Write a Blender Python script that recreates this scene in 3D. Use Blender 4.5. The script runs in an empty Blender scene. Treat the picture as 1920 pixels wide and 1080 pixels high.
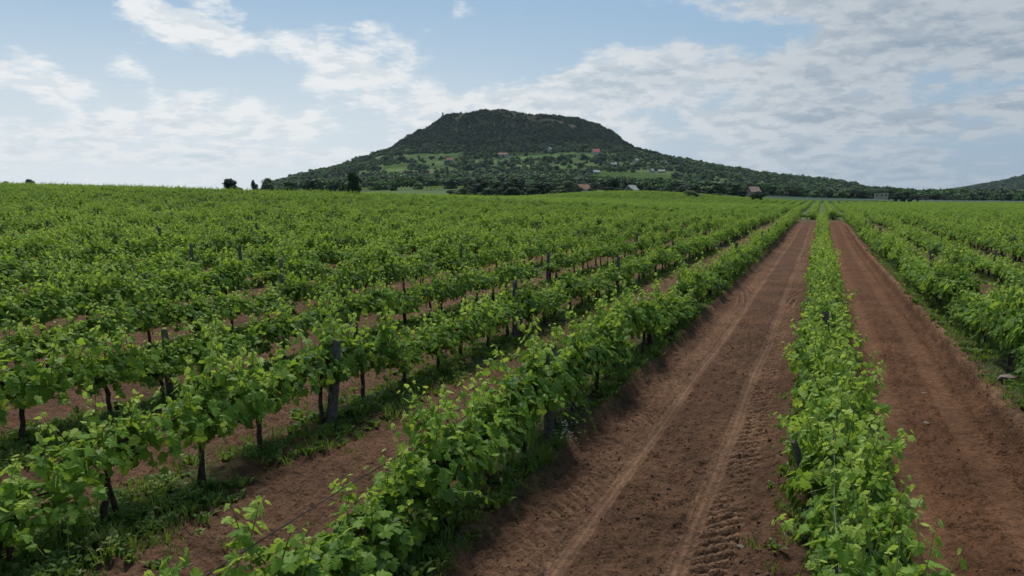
import bpy, math, random
import numpy as np
from mathutils import Vector, Matrix, Euler

random.seed(7)
RNG = np.random.default_rng(7)
sc = bpy.context.scene
COL = sc.collection

# ------------------------------------------------------------------ camera
CAM_H = 3.0
F_PX = 1371.0                      # focal length in photo pixels (1920 wide)
PITCH = math.atan(168.0 / F_PX)
YAW = math.atan(581.0 / F_PX * math.cos(PITCH))     # camera looks this far to the left of the row direction (+Y)
cam_d = bpy.data.cameras.new('camera')
cam_d.sensor_width = 36.0
cam_d.lens = 36.0 * F_PX / 1920.0
cam_d.clip_start = 0.1
cam_d.clip_end = 20000.0
cam = bpy.data.objects.new('camera', cam_d)
COL.objects.link(cam)
cam.location = (0, 0, CAM_H)
cam.rotation_euler = (math.pi / 2 - PITCH, 0, YAW)
sc.camera = cam

# ------------------------------------------------------------------ light
SUN_AZ = math.radians(38)          # to the left of +Y
SUN_EL = math.radians(65)
sun_d = bpy.data.lights.new('sun', 'SUN')
sun_d.energy = 3.8
sun_d.angle = math.radians(13)
sun_d.color = (1.0, 0.95, 0.87)
sun = bpy.data.objects.new('sun', sun_d)
COL.objects.link(sun)
SUN_DIR = Vector((-math.sin(SUN_AZ) * math.cos(SUN_EL), math.cos(SUN_AZ) * math.cos(SUN_EL), math.sin(SUN_EL)))
sun.rotation_euler = SUN_DIR.to_track_quat('Z', 'Y').to_euler()
sun.location = (0, 0, 50)

sc.view_settings.view_transform = 'Standard'
sc.view_settings.look = 'None'
sc.view_settings.gamma = 1.0
sc.view_settings.use_curve_mapping = False
sc.view_settings.exposure = 0.12
sc.cycles.max_bounces = 6
sc.cycles.diffuse_bounces = 3
sc.cycles.glossy_bounces = 2
sc.cycles.transmission_bounces = 3
sc.cycles.transparent_max_bounces = 4
sc.cycles.volume_bounces = 0
sc.cycles.use_adaptive_sampling = True
sc.cycles.use_denoising = True


# small expression helper for node maths
class X:
    def __init__(s, nt, sock):
        s.nt, s.s = nt, sock

    def _op(s, op, *a, clamp=False):
        n = s.nt.nodes.new('ShaderNodeMath')
        n.operation = op
        n.use_clamp = clamp
        for i, v in enumerate((s,) + a):
            if isinstance(v, X):
                s.nt.links.new(v.s, n.inputs[i])
            else:
                n.inputs[i].default_value = v
        return X(s.nt, n.outputs[0])

    def __add__(s, o): return s._op('ADD', o)
    __radd__ = __add__
    def __mul__(s, o): return s._op('MULTIPLY', o)
    __rmul__ = __mul__
    def __sub__(s, o): return s._op('SUBTRACT', o)
    def __truediv__(s, o): return s._op('DIVIDE', o)
    def clamp(s): return s._op('ADD', 0.0, clamp=True)

    def ramp(s, lo, hi, a=0.0, b=1.0, smooth=True):
        n = s.nt.nodes.new('ShaderNodeMapRange')
        n.interpolation_type = 'SMOOTHSTEP' if smooth else 'LINEAR'
        s.nt.links.new(s.s, n.inputs[0])
        for i, v in enumerate((lo, hi, a, b)):
            n.inputs[1 + i].default_value = v
        return X(s.nt, n.outputs[0])


def mixc(nt, fac, a, b):
    n = nt.nodes.new('ShaderNodeMix')
    n.data_type = 'RGBA'
    for sock, v in ((n.inputs[0], fac), (n.inputs[6], a), (n.inputs[7], b)):
        if isinstance(v, X):
            nt.links.new(v.s, sock)
        elif isinstance(v, bpy.types.NodeSocket):
            nt.links.new(v, sock)
        else:
            sock.default_value = (*v, 1.0) if isinstance(v, (tuple, list)) and len(v) == 3 else v
    return n.outputs[2]


def noise(nt, vec, scale, detail=6.0, rough=0.55, dist=0.0):
    n = nt.nodes.new('ShaderNodeTexNoise')
    n.inputs['Scale'].default_value = scale
    n.inputs['Detail'].default_value = detail
    n.inputs['Roughness'].default_value = rough
    n.inputs['Distortion'].default_value = dist
    if vec is not None:
        nt.links.new(vec, n.inputs['Vector'])
    return X(nt, n.outputs['Fac'])


world = bpy.data.worlds.new('World')
sc.world = world
world.use_nodes = True
wt = world.node_tree
wt.nodes.clear()
sky = wt.nodes.new('ShaderNodeTexSky')
sky.sky_type = 'NISHITA'
sky.sun_disc = False
sky.sun_elevation = SUN_EL
sky.sun_rotation = -SUN_AZ
sky.altitude = 150
sky.air_density = 1.0
sky.dust_density = 1.6
sky.ozone_density = 1.0
SKY_K = 0.10
tcn = wt.nodes.new('ShaderNodeTexCoord')
rot = wt.nodes.new('ShaderNodeVectorRotate')
rot.rotation_type = 'Z_AXIS'
rot.inputs['Angle'].default_value = -YAW
wt.links.new(tcn.outputs['Generated'], rot.inputs['Vector'])
sep = wt.nodes.new('ShaderNodeSeparateXYZ')
wt.links.new(rot.outputs[0], sep.inputs[0])
dx, dy, dz = (X(wt, sep.outputs[i]) for i in range(3))
den = dz._op('MAXIMUM', 0.0) + 0.24
comb = wt.nodes.new('ShaderNodeCombineXYZ')
wt.links.new((dx / den).s, comb.inputs[0])
wt.links.new((dy / den).s, comb.inputs[1])
az = dx._op('ARCTAN2', dy)                # 0 straight ahead, + to the right
el = dz._op('ARCSINE')


def sky_blob(px, py, rx, ry, amp):
    """a cloud bank at a compass bearing and an elevation"""
    a0, e0 = math.atan((px - 960) / F_PX), math.atan((372 - py) / F_PX)
    u = (az - a0) * (F_PX / rx)
    v = (el - e0) * (F_PX / ry)
    return (u * u + v * v)._op('MULTIPLY', -1.0)._op('EXPONENT') * amp


n1 = noise(wt, comb.outputs[0], 2.3, 12.0, 0.62, 0.05)
n2 = noise(wt, comb.outputs[0], 9.0, 9.0, 0.60, 0.1)
n3 = noise(wt, comb.outputs[0], 0.6, 3.0, 0.5, 0.0)
bias = n3.ramp(0.3, 0.7, -0.10, 0.10)
for b in [(370, 75, 130, 36, 0.24), (520, 112, 150, 34, 0.22), (690, 150, 120, 34, 0.18), (760, 205, 200, 30, 0.12), (80, 190, 90, 34, 0.14),
          (180, 245, 420, 48, 0.25), (350, 310, 650, 45, 0.20), (960, 178, 230, 24, 0.10), (1190, 165, 150, 50, 0.14), (655, 62, 60, 22, 0.14), (415, 14, 40, 14, 0.16), (815, 8, 60, 14, 0.16),
          (1700, 50, 400, 110, 0.28), (1560, 215, 520, 80, 0.30), (1700, 330, 700, 70, 0.22), (1380, 80, 150, 30, -0.14), (1050, 60, 190, 60, -0.22), (120, 70, 130, 60, -0.14)]:
    bias = bias + sky_blob(*b)
dens = n1 * 1.55 + n2 * 0.40 + bias
cover = dens.ramp(1.00, 1.22) * el.ramp(0.0, 0.10, 0.5, 1.0)
thick = dens.ramp(1.12, 1.55)
# towards the veiled sun on the left the cloud is bright, away from it grey
GLOW = 0.50                        # the brightest veil of cloud lies a little beside the sun
sdot = dx * (-math.sin(GLOW)) + dy * math.cos(GLOW)
sunny = sdot.ramp(0.48, 1.04)
cl_bright = mixc(wt, sunny, (0.46, 0.51, 0.555), (0.80, 0.82, 0.83))
cl_grey = mixc(wt, sunny, (0.265, 0.335, 0.42), (0.56, 0.64, 0.69))
relief = n2.ramp(0.40, 0.60)
shade = (thick * 0.75 + relief._op('MULTIPLY', -0.85) + 0.48).clamp()
cl = mixc(wt, shade, cl_bright, cl_grey)
# Nishita at its usual strength, then the thin milk of the horizon and the clouds
vm = wt.nodes.new('ShaderNodeVectorMath')
vm.operation = 'SCALE'
wt.links.new(sky.outputs[0], vm.inputs[0])
vm.inputs['Scale'].default_value = SKY_K
milk_c = mixc(wt, sunny, (0.31, 0.40, 0.50), (0.70, 0.76, 0.79))
blue = mixc(wt, 0.6, vm.outputs[0], (0.265, 0.445, 0.615))
milk = (el.ramp(0.0, 0.30, 1.0, 0.0) * sunny.ramp(0.0, 1.0, 0.75, 1.0)).clamp()
base = mixc(wt, milk, blue, milk_c)
skyc = mixc(wt, cover, base, cl)
bg = wt.nodes.new('ShaderNodeBackground')
bg.inputs['Strength'].default_value = 1.0
wt.links.new(skyc, bg.inputs['Color'])
wo = wt.nodes.new('ShaderNodeOutputWorld')
wt.links.new(bg.outputs[0], wo.inputs[0])


# ------------------------------------------------------------------ terrain
def hash2(ix, iy, seed):
    h = (ix.astype(np.int64) * 374761393 + iy.astype(np.int64) * 668265263 + seed * 1442695041) & 0x7fffffff
    h = ((h ^ (h >> 13)) * 1274126177) & 0x7fffffff
    h = ((h ^ (h >> 16)) * 1103515245) & 0x7fffffff
    return ((h >> 8) & 0xffff) / 65535.0


def vnoise(x, y, seed=0):
    xi, yi = np.floor(x), np.floor(y)
    fx, fy = x - xi, y - yi
    fx, fy = fx * fx * (3 - 2 * fx), fy * fy * (3 - 2 * fy)
    a, b = hash2(xi, yi, seed), hash2(xi + 1, yi, seed)
    c, d = hash2(xi, yi + 1, seed), hash2(xi + 1, yi + 1, seed)
    return (a + (b - a) * fx) * (1 - fy) + (c + (d - c) * fx) * fy


def fbm(x, y, seed=0, octv=4, gain=0.5):
    s, a, t = 0.0, 1.0, 0.0
    for i in range(octv):
        s = s + a * vnoise(x, y, seed + i * 17)
        t += a
        x, y, a = x * 2.03 + 13.7, y * 2.03 + 5.1, a * gain
    return s / t


def sstep(a, b, x):
    t = np.clip((np.asarray(x, float) - a) / (b - a), 0, 1)
    return t * t * (3 - 2 * t)


FW = np.array([-math.sin(YAW), math.cos(YAW)])
RT = np.array([math.cos(YAW), math.sin(YAW)])
HILL_D = 1900.0
_pr = np.array([0, 60, 120, 146, 164, 200, 240, 286, 346, 430, 490, 550, 615, 690, 760, 830, 900], float)
_ph = np.array([205, 206, 206, 203, 194, 170, 146, 123, 105, 90, 77, 65, 53, 42, 33, 28, 26], float)
_fr = np.array([900, 1100, 1300, 1450, 1550, 1650, 1760], float)
_fh = np.array([26, 18.5, 12.2, 7.6, 3.6, 1.2, 0.0], float)
_lr = np.array([760, 830, 900, 1000, 1200, 1400], float)
_lh = np.array([34, 19, 11, 6, 2.5, 0], float)


def hill_uv(x, y):
    u = x * RT[0] + y * RT[1]
    v = x * FW[0] + y * FW[1] - HILL_D
    return u, v


def hill_h(x, y):
    u, v = hill_uv(x, y)
    rho = np.sqrt(u * u + v * v)
    ue = np.where(u > 0, u * (1 - 0.30 * (1 - sstep(200, 350, rho))), u)
    rho = np.sqrt(ue * ue + v * v)
    ang = np.arctan2(v, u)
    rho = rho * (1 + 0.05 * np.sin(3 * ang + 1.0) + 0.03 * np.sin(7 * ang))
    rho = rho + (fbm(x / 160.0, y / 160.0, 31, 3) - 0.5) * 60 * sstep(120, 260, rho)
    near = np.interp(rho, np.concatenate([_pr, _fr[1:]]), np.concatenate([_ph, _fh[1:]]))
    low = np.interp(rho, np.concatenate([_pr[:14], _lr]), np.concatenate([_ph[:14], _lh]))
    w = sstep(60, 280, u)
    h = near * (1 - w) + low * w
    brg = u / np.maximum(v + HILL_D, 50.0)
    h = h * np.interp(brg, [-0.37, -0.343, -0.32, -0.292, -0.26, -0.233, -0.19, -0.15, 0.10, 0.20], [0.12, 0.38, 0.54, 0.68, 0.76, 0.81, 0.92, 1.0, 1.0, 0.94])
    # the summit is a shade higher to the left of its middle and tips to the right
    cap = 1 - sstep(150, 270, rho)
    h = h + cap * (-(u + 40) * 0.035 - 6.0 * sstep(-10, 70, u) + 5.0 * np.exp(-((u + 40) / 45.0) ** 2))
    face = sstep(110, 190, rho) * (1 - sstep(330, 520, rho))
    h = h + face * ((fbm(x / 48.0, y / 48.0, 35, 3) - 0.5) * 26 + (fbm(x / 15.0, y / 15.0, 36, 2) - 0.5) * 7) + cap * (fbm(x / 26.0, y / 26.0, 37, 2) - 0.5) * 7
    return h


RH_D = 2600.0
_rhc = np.array([RT[0] * (2150 - 960) / F_PX * RH_D + FW[0] * RH_D, RT[1] * (2150 - 960) / F_PX * RH_D + FW[1] * RH_D])


def far_hill_h(x, y):
    r = np.hypot(x - _rhc[0], y - _rhc[1])
    r = r + (fbm(x / 220.0, y / 220.0, 77, 3) - 0.5) * 90
    return np.interp(r, [0, 250, 436, 569, 663, 758, 853, 1000], [125, 112, 74, 46, 29, 12, 3, 0])


DOME = FW * 285 + RT * (1190 - 960) / F_PX * 285


def land(x, y):
    """the lie of the land, without furrows and ruts"""
    x = np.asarray(x, float)
    y = np.asarray(y, float)
    t = -x - 16
    left = 0.047 * (t + np.sqrt(t * t + 100)) / 2 - 0.047 * 0.5 * (math.sqrt(16 * 16 + 100) - 16)
    left = np.maximum(left, 0)
    left = 7.0 * (1 - np.exp(-left / 7.0 * 1.05))
    left = left * 1.12 * (1 - 0.75 * sstep(112, 260, y)) * (0.85 + 0.15 * sstep(10, 90, y))
    dome = 3.4 * np.exp(-(((x - DOME[0]) / 42) ** 2 + ((y - DOME[1]) / 70) ** 2))
    und = (fbm(x / 40.0, y / 40.0, 3, 2) - 0.5) * 0.5 * sstep(15, 60, np.hypot(x, y))
    return left + dome + und + hill_h(x, y) + far_hill_h(x, y)


def ray_dir(px, py):
    c = Vector(((px - 960) / F_PX, (540 - py) / F_PX, -1.0))
    return (cam.rotation_euler.to_matrix() @ c).normalized()


def hit(px, py, near=4.0, far=4000.0):
    """where the line of sight at a photo point first meets the land"""
    d = ray_dir(px, py)
    t = np.geomspace(near, far, 4000)
    x, y, z = t * d.x, t * d.y, CAM_H + t * d.z
    below = np.nonzero(z < land(x, y))[0]
    i = below[0] if len(below) else len(t) - 1
    return np.array([x[i], y[i]]), t[i]


def spot(px, dist):
    """a place on the land at a bearing and a distance ahead"""
    p = FW * dist + RT * (px - 960) / F_PX * dist
    return p


def lz(x, y):
    return float(land(np.array([x]), np.array([y]))[0])


# row positions (rows run along +Y)
KX = 0.922                          # metres per layout unit across the rows
ROW_X = {0: 0.17 * KX}
for k in range(1, 82):
    ROW_X[-k] = (-3.30 - 3.02 * (k - 1)) * KX
    ROW_X[k] = (3.25 + 3.06 * (k - 1)) * KX
BLOCK_END = 105.0
BLOCK2 = 113.0


def detail(x, y):
    """furrows, ruts, tyre marks, banks: height and a dry/compacted tone"""
    x = np.asarray(x, float) / KX
    y = np.asarray(y, float)
    wob = (fbm(y / 6.0, y * 0 + 3.3, 5, 2) - 0.5) * 0.16
    xs = x + wob
    fade = 1 - sstep(70, 110, y)
    near = 1 - sstep(14, 34, y)
    h = np.zeros_like(x)
    tone = np.zeros_like(x)
    clod = fbm(x * 10, y * 8, 11, 4, 0.66) - 0.5
    fine = fbm(x * 26, y * 22, 12, 2) - 0.5
    rough = np.ones_like(x) * 0.058
    lump = sstep(0.56, 0.72, vnoise(x * 15, y * 13, 14)) * (0.4 + vnoise(x * 2, y * 2, 15)) + 0.6 * sstep(0.60, 0.74, vnoise(x * 31, y * 27, 16))
    # wide lane between row -1 and row 0
    lane = sstep(-2.95, -2.70, xs) * (1 - sstep(-0.45, -0.20, xs))
    h += -0.06 * lane
    h += 0.11 * np.exp(-((xs + 2.88) / 0.13) ** 2) * (0.5 + fbm(y * 1.1, x * 2, 21, 3))
    h += 0.075 * np.exp(-((xs + 0.33) / 0.10) ** 2) * (0.3 + 1.2 * fbm(y * 1.3, x * 2, 22, 3))
    for tx, lug0, lug1, sgn in ((-2.03, -2.50, -2.12, 1), (-1.04, -0.95, -0.58, -1)):
        rib = np.exp(-((xs - tx) / 0.095) ** 6)
        rut = np.exp(-((xs - (lug0 + lug1) / 2) / 0.24) ** 4)
        h += -0.035 * rib - 0.030 * rut
        h += rib * 0.010 * np.cos((xs - tx) * 2 * math.pi / 0.055)
        tone += 0.50 * rib * (0.6 + 0.8 * fbm(y * 0.8, x * 3, 33, 2)) + 0.38 * rib * np.cos((xs - tx) * 2 * math.pi / 0.085)
        lug = np.exp(-((xs - (lug0 + lug1) / 2) / 0.20) ** 6)
        ph = (y + sgn * 0.9 * (xs - tx)) / 0.17
        w = np.cos(2 * math.pi * ph)
        keep = 0.35 + 0.65 * sstep(0.35, 0.6, fbm(y * 0.9, x * 2 + 9, 23, 2))
        h += lug * 0.034 * np.clip(w * 1.6, -1, 1) * keep
        tone += 0.12 * lug + lug * 0.60 * np.clip(w * 1.6, 0, 1) * keep
        rough = rough * (1 - 0.75 * rib) * (1 - 0.45 * lug)
    # narrow lane between row 0 and row 1: smooth wheel strips and a cut bank
    lane2 = sstep(0.70, 0.95, xs) * (1 - sstep(2.45, 2.62, xs))
    h += -0.05 * lane2
    for tx, wd in ((1.12, 0.17), (2.02, 0.19)):
        rib = np.exp(-((xs - tx) / wd) ** 4)
        h += -0.035 * rib
        tone += 0.30 * rib * (0.5 + fbm(y * 0.6, x * 2, 34, 2))
        rough = rough * (1 - 0.7 * rib)
    lug = np.exp(-((xs - 2.28) / 0.15) ** 6) * sstep(0.45, 0.62, fbm(y * 0.5, x * 0 + 4, 25, 2))
    w = np.cos(2 * math.pi * (y + 0.6 * xs) / 0.16)
    h += lug * 0.02 * np.clip(w * 1.6, -1, 1)
    tone += lug * 0.4 * np.clip(w, 0, 1)
    edge = xs + (fbm(y * 2.2, x * 0 + 8, 26, 3) - 0.5) * 0.16
    bank = sstep(2.51, 2.57, edge)
    h += 0.15 * bank * (1 - 0.6 * sstep(3.0, 4.2, xs))
    rim = np.exp(-((edge - 2.66) / 0.11) ** 2)
    h += 0.06 * rim
    tone += 1.4 * rim * fbm(x * 8, y * 3, 27, 2)
    h += -0.05 * np.exp(-((xs - 2.36) / 0.12) ** 2)
    # a bare hump of soil at the foot of row 1
    h += 0.22 * np.exp(-(((x - 3.3) / 0.38) ** 2 + ((y - 11.6) / 0.75) ** 2))
    # harrowed strips between the other rows, grassy ridges under the vines
    p = np.where(x < -3.30, (-x - 3.30) % 3.02, np.where(x > 3.25, (x - 3.25) % 3.06, 9.0))
    dr = np.minimum(p, np.abs(np.where(x < 0, 3.02, 3.06) - p))
    dr = np.where((x >= -3.30) & (x <= 3.25), np.minimum(np.minimum(np.abs(x + 3.30), np.abs(x - 3.25)), np.abs(x - 0.17) + 0.25), dr)
    outer = ((x < -3.30) | (x > 3.25)).astype(float)
    strip = sstep(0.45, 0.75, dr) * outer
    h += strip * 0.020 * np.cos(2 * math.pi * (x + 0.05 * fbm(y * 1.5, x, 28, 2)) / 0.19) * (0.5 + fbm(x * 2, y * 0.7, 29, 2))
    tone += strip * 0.35 * fbm(x * 7, y * 0.8, 30, 3)
    h += 0.06 * np.exp(-(dr / 0.42) ** 2)
    rough = rough * (1 + 0.7 * fbm(x * 0.7, y * 0.7, 41, 2))
    h += rough * 1.7 * clod * (0.35 + 0.65 * near) + 0.016 * fine * near + 0.020 * lump * near * np.clip(rough / 0.058, 0, 1.3)
    inside = sstep(-0.5, 0.5, y + 3) * fade
    return h * inside, tone * fade, dr


def ground_z(x, y):
    return float(land(np.array([x]), np.array([y]))[0] + detail(np.array([x]), np.array([y]))[0][0])


# ------------------------------------------------------------------ mesh and tag helpers
def mesh_np(name, verts, faces, mats, smooth=True, attrs=None, face_n=None):
    """faces: (n,3) or (n,4) array"""
    me = bpy.data.meshes.new(name)
    verts = np.asarray(verts, np.float32)
    faces = np.asarray(faces, np.int32)
    k = faces.shape[1]
    me.vertices.add(len(verts))
    me.vertices.foreach_set('co', verts.ravel())
    me.loops.add(faces.size)
    me.loops.foreach_set('vertex_index', faces.ravel())
    me.polygons.add(len(faces))
    me.polygons.foreach_set('loop_start', np.arange(0, faces.size, k, dtype=np.int32))
    me.polygons.foreach_set('use_smooth', np.full(len(faces), smooth, bool))
    for an, (typ, vals) in (attrs or {}).items():
        a = me.attributes.new(an, typ, 'POINT')
        a.data.foreach_set('color' if typ == 'FLOAT_COLOR' else 'vector' if typ == 'FLOAT_VECTOR' else 'value', np.asarray(vals, np.int32 if typ == 'INT' else np.float32).ravel())
    me.update(calc_edges=True)
    me.validate()
    for m in (mats if isinstance(mats, (list, tuple)) else [mats]):
        me.materials.append(m)
    return me


def obj(name, me, parent=None, M=None):
    o = bpy.data.objects.new(name, me)
    COL.objects.link(o)
    if parent is not None:
        o.parent = parent
    if M is not None:
        o.matrix_basis = M
    return o


def tag(o, label=None, cat=None, group=None, kind=None):
    for k, v in (('label', label), ('category', cat), ('group', group), ('kind', kind)):
        if v:
            o[k] = v
    return o


class MB:
    """collects boxes, tubes and quads into one mesh"""
    def __init__(s):
        s.v, s.f = [], []

    def poly(s, pts, faces):
        n = len(s.v)
        s.v += [tuple(p) for p in pts]
        s.f += [tuple(n + i for i in f) for f in faces]

    def box(s, c, d, rz=0.0):
        x, y, z = (q / 2 for q in d)
        m = Matrix.Rotation(rz, 3, 'Z')
        pts = [Vector(c) + m @ Vector((a * x, b * y, e * z)) for a in (-1, 1) for b in (-1, 1) for e in (-1, 1)]
        s.poly(pts, [(0, 1, 3, 2), (4, 6, 7, 5), (0, 4, 5, 1), (2, 3, 7, 6), (0, 2, 6, 4), (1, 5, 7, 3)])

    def tube(s, path, radii, n=6, cap=True):
        path = [Vector(p) for p in path]
        base = len(s.v)
        for i, p in enumerate(path):
            t = (path[min(i + 1, len(path) - 1)] - path[max(i - 1, 0)]).normalized()
            a = t.cross(Vector((0.31, 0.87, 0.2))).normalized()
            b = t.cross(a)
            r = radii[i] if hasattr(radii, '__len__') else radii
            for k in range(n):
                q = 2 * math.pi * k / n
                s.v.append(tuple(p + (a * math.cos(q) + b * math.sin(q)) * r))
        for i in range(len(path) - 1):
            for k in range(n):
                a0, a1 = base + i * n + k, base + i * n + (k + 1) % n
                s.f.append((a0, a1, a1 + n, a0 + n))
        if cap:
            s.f.append(tuple(base + k for k in range(n))[::-1])
            s.f.append(tuple(base + (len(path) - 1) * n + k for k in range(n)))

    def mesh(s, name, mat, smooth=False):
        me = bpy.data.meshes.new(name)
        me.from_pydata(s.v, [], s.f)
        for p in me.polygons:
            p.use_smooth = smooth
        me.materials.append(mat)
        me.update()
        return me


# ------------------------------------------------------------------ materials
def new_mat(name):
    m = bpy.data.materials.new(name)
    m.use_nodes = True
    nt = m.node_tree
    b = nt.nodes['Principled BSDF']
    return m, nt, b


def objcoord(nt):
    return nt.nodes.new('ShaderNodeTexCoord').outputs['Object']


def worldpos(nt):
    return nt.nodes.new('ShaderNodeNewGeometry').outputs['Position']


def attr(nt, name, out='Fac'):
    a = nt.nodes.new('ShaderNodeAttribute')
    a.attribute_name = name
    return a.outputs[out]


def bump(nt, b, height, dist, strength=1.0):
    n = nt.nodes.new('ShaderNodeBump')
    n.inputs['Distance'].default_value = dist
    n.inputs['Strength'].default_value = strength
    nt.links.new(height.s, n.inputs['Height'])
    nt.links.new(n.outputs[0], b.inputs['Normal'])


def simple_mat(name, c1, c2, scale=6.0, rough=0.9, bmp=0.0, spec=0.2, coord='obj'):
    m, nt, b = new_mat(name)
    v = objcoord(nt) if coord == 'obj' else worldpos(nt)
    f = noise(nt, v, scale, 6, 0.6)
    nt.links.new(mixc(nt, f.ramp(0.3, 0.7), c1, c2), b.inputs['Base Color'])
    b.inputs['Roughness'].default_value = rough
    b.inputs['Specular IOR Level'].default_value = spec
    if bmp:
        bump(nt, b, noise(nt, v, scale * 3, 6, 0.65), bmp)
    return m


def soil_material():
    m, nt, b = new_mat('soil')
    v = worldpos(nt)
    col = attr(nt, 'soil', 'Color')
    n_big = noise(nt, v, 0.7, 5, 0.6)
    n_mid = noise(nt, v, 9.0, 6, 0.65)
    n_fine = noise(nt, v, 55.0, 4, 0.7)
    vor = nt.nodes.new('ShaderNodeTexVoronoi')
    vor.inputs['Scale'].default_value = 26.0
    nt.links.new(v, vor.inputs['Vector'])
    vd = X(nt, vor.outputs['Distance'])
    k = n_mid.ramp(0.3, 0.7, 0.72, 1.25) * n_big.ramp(0.3, 0.7, 0.76, 1.20) * n_fine.ramp(0.3, 0.72, 0.78, 1.22)
    vm = nt.nodes.new('ShaderNodeVectorMath')
    vm.operation = 'SCALE'
    nt.links.new(col, vm.inputs[0])
    nt.links.new(k.s, vm.inputs['Scale'])
    # scattered pale crumbs and bits of straw
    spk = (noise(nt, v, 30.0, 3, 0.6)).ramp(0.66, 0.74) * 0.45
    nt.links.new(mixc(nt, spk, vm.outputs[0], (0.26, 0.175, 0.12)), b.inputs['Base Color'])
    b.inputs['Roughness'].default_value = 0.95
    b.inputs['Specular IOR Level'].default_value = 0.12
    bump(nt, b, n_mid * 0.5 + n_fine * 0.35 + vd._op('MULTIPLY', -0.35), 0.06, 1.0)
    return m


def leaf_material(name, old, mid, young, trans=0.36, rnd_amt=0.30, rough=0.42, tr_mix=0.45):
    m, nt, b = new_mat(name)
    t = X(nt, attr(nt, 'tint'))
    oi = nt.nodes.new('ShaderNodeObjectInfo')
    r = X(nt, oi.outputs['Random'])
    pn = noise(nt, worldpos(nt), 0.09, 3, 0.6)
    pn2 = noise(nt, worldpos(nt), 0.021, 2, 0.5)
    t2 = (t * 1.05 + (pn2._op('SUBTRACT', 0.5)) * 0.45 + (r._op('SUBTRACT', 0.5)) * rnd_amt + (pn._op('SUBTRACT', 0.5)) * 0.5).clamp()
    c = mixc(nt, t2.ramp(0.0, 0.5, smooth=False), old, mid)
    c = mixc(nt, t2.ramp(0.5, 1.0, smooth=False), c, young)
    nt.links.new(c, b.inputs['Base Color'])
    b.inputs['Roughness'].default_value = rough
    b.inputs['Specular IOR Level'].default_value = 0.22
    tr = nt.nodes.new('ShaderNodeBsdfTranslucent')
    tc = mixc(nt, tr_mix, c, (0.40, 0.54, 0.05))
    nt.links.new(tc, tr.inputs['Color'])
    mx = nt.nodes.new('ShaderNodeMixShader')
    mx.inputs[0].default_value = trans
    nt.links.new(b.outputs[0], mx.inputs[1])
    nt.links.new(tr.outputs[0], mx.inputs[2])
    nt.links.new(mx.outputs[0], nt.nodes['Material Output'].inputs['Surface'])
    return m


M_SOIL = soil_material()
M_LEAF = leaf_material('vine_leaf', (0.048, 0.112, 0.016), (0.155, 0.275, 0.031), (0.375, 0.465, 0.085), trans=0.46, rough=0.52)
M_TREE = leaf_material('tree_leaf', (0.019, 0.054, 0.020), (0.042, 0.100, 0.032), (0.100, 0.175, 0.048), trans=0.25, rnd_amt=0.55, rough=0.6, tr_mix=0.08)
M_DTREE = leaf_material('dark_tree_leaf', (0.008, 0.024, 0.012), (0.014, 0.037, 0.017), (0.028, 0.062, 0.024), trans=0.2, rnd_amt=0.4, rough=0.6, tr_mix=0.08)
M_GTREE = leaf_material('grey_tree_leaf', (0.045, 0.062, 0.036), (0.070, 0.090, 0.052), (0.110, 0.130, 0.075), trans=0.2, rnd_amt=0.3, rough=0.6)
M_GRASS = leaf_material('grass_blade', (0.045, 0.095, 0.018), (0.085, 0.160, 0.030), (0.230, 0.235, 0.090), trans=0.35, rnd_amt=0.7, rough=0.6)
M_BARK = simple_mat('vine_bark', (0.030, 0.021, 0.016), (0.090, 0.064, 0.048), 30, 0.95, 0.012)
M_STEM = simple_mat('green_stem', (0.10, 0.14, 0.035), (0.17, 0.15, 0.06), 12, 0.6)
M_TRUNK = simple_mat('tree_bark', (0.035, 0.028, 0.022), (0.085, 0.070, 0.055), 4, 0.95, 0.03)
M_POST = simple_mat('weathered_post', (0.055, 0.048, 0.042), (0.140, 0.124, 0.108), 14, 0.95, 0.012)
M_WIRE = simple_mat('galvanised_wire', (0.12, 0.12, 0.12), (0.22, 0.22, 0.215), 9, 0.5, 0, 0.5)
M_DWIRE = simple_mat('dark_hose', (0.018, 0.016, 0.014), (0.035, 0.030, 0.026), 9, 0.6)
M_STONE = simple_mat('pale_stone', (0.13, 0.10, 0.08), (0.24, 0.195, 0.165), 9, 0.9, 0.01)
M_CLOD = simple_mat('soil_clod', (0.100, 0.054, 0.032), (0.170, 0.100, 0.062), 16, 0.95, 0.01)
M_WHITE = simple_mat('white_render', (0.30, 0.29, 0.27), (0.42, 0.41, 0.38), 1.2, 0.9)
M_CREAM = simple_mat('cream_render', (0.27, 0.24, 0.18), (0.34, 0.30, 0.23), 1.2, 0.9)
M_PINK = simple_mat('salmon_render', (0.18, 0.135, 0.115), (0.25, 0.19, 0.16), 1.2, 0.9)
M_GREYW = simple_mat('grey_render', (0.22, 0.22, 0.21), (0.32, 0.31, 0.30), 1.2, 0.9)
M_ORANGE = simple_mat('orange_tiles', (0.17, 0.095, 0.068), (0.25, 0.14, 0.095), 2.5, 0.85)
M_RED = simple_mat('red_tiles', (0.28, 0.080, 0.075), (0.38, 0.12, 0.10), 2.5, 0.85)
M_GREYR = simple_mat('grey_roof', (0.20, 0.20, 0.21), (0.32, 0.32, 0.33), 2.5, 0.85)
M_PALER = simple_mat('pale_roof', (0.22, 0.22, 0.215), (0.30, 0.30, 0.29), 2.5, 0.85)
M_GLASS = simple_mat('dark_window', (0.025, 0.030, 0.036), (0.05, 0.055, 0.06), 1.0, 0.15, 0, 0.6)
M_DOOR = simple_mat('brown_door', (0.08, 0.045, 0.025), (0.12, 0.07, 0.04), 2, 0.6)
M_FLOWER = simple_mat('white_petal', (0.75, 0.75, 0.70), (0.82, 0.82, 0.78), 20, 0.7)


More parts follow.
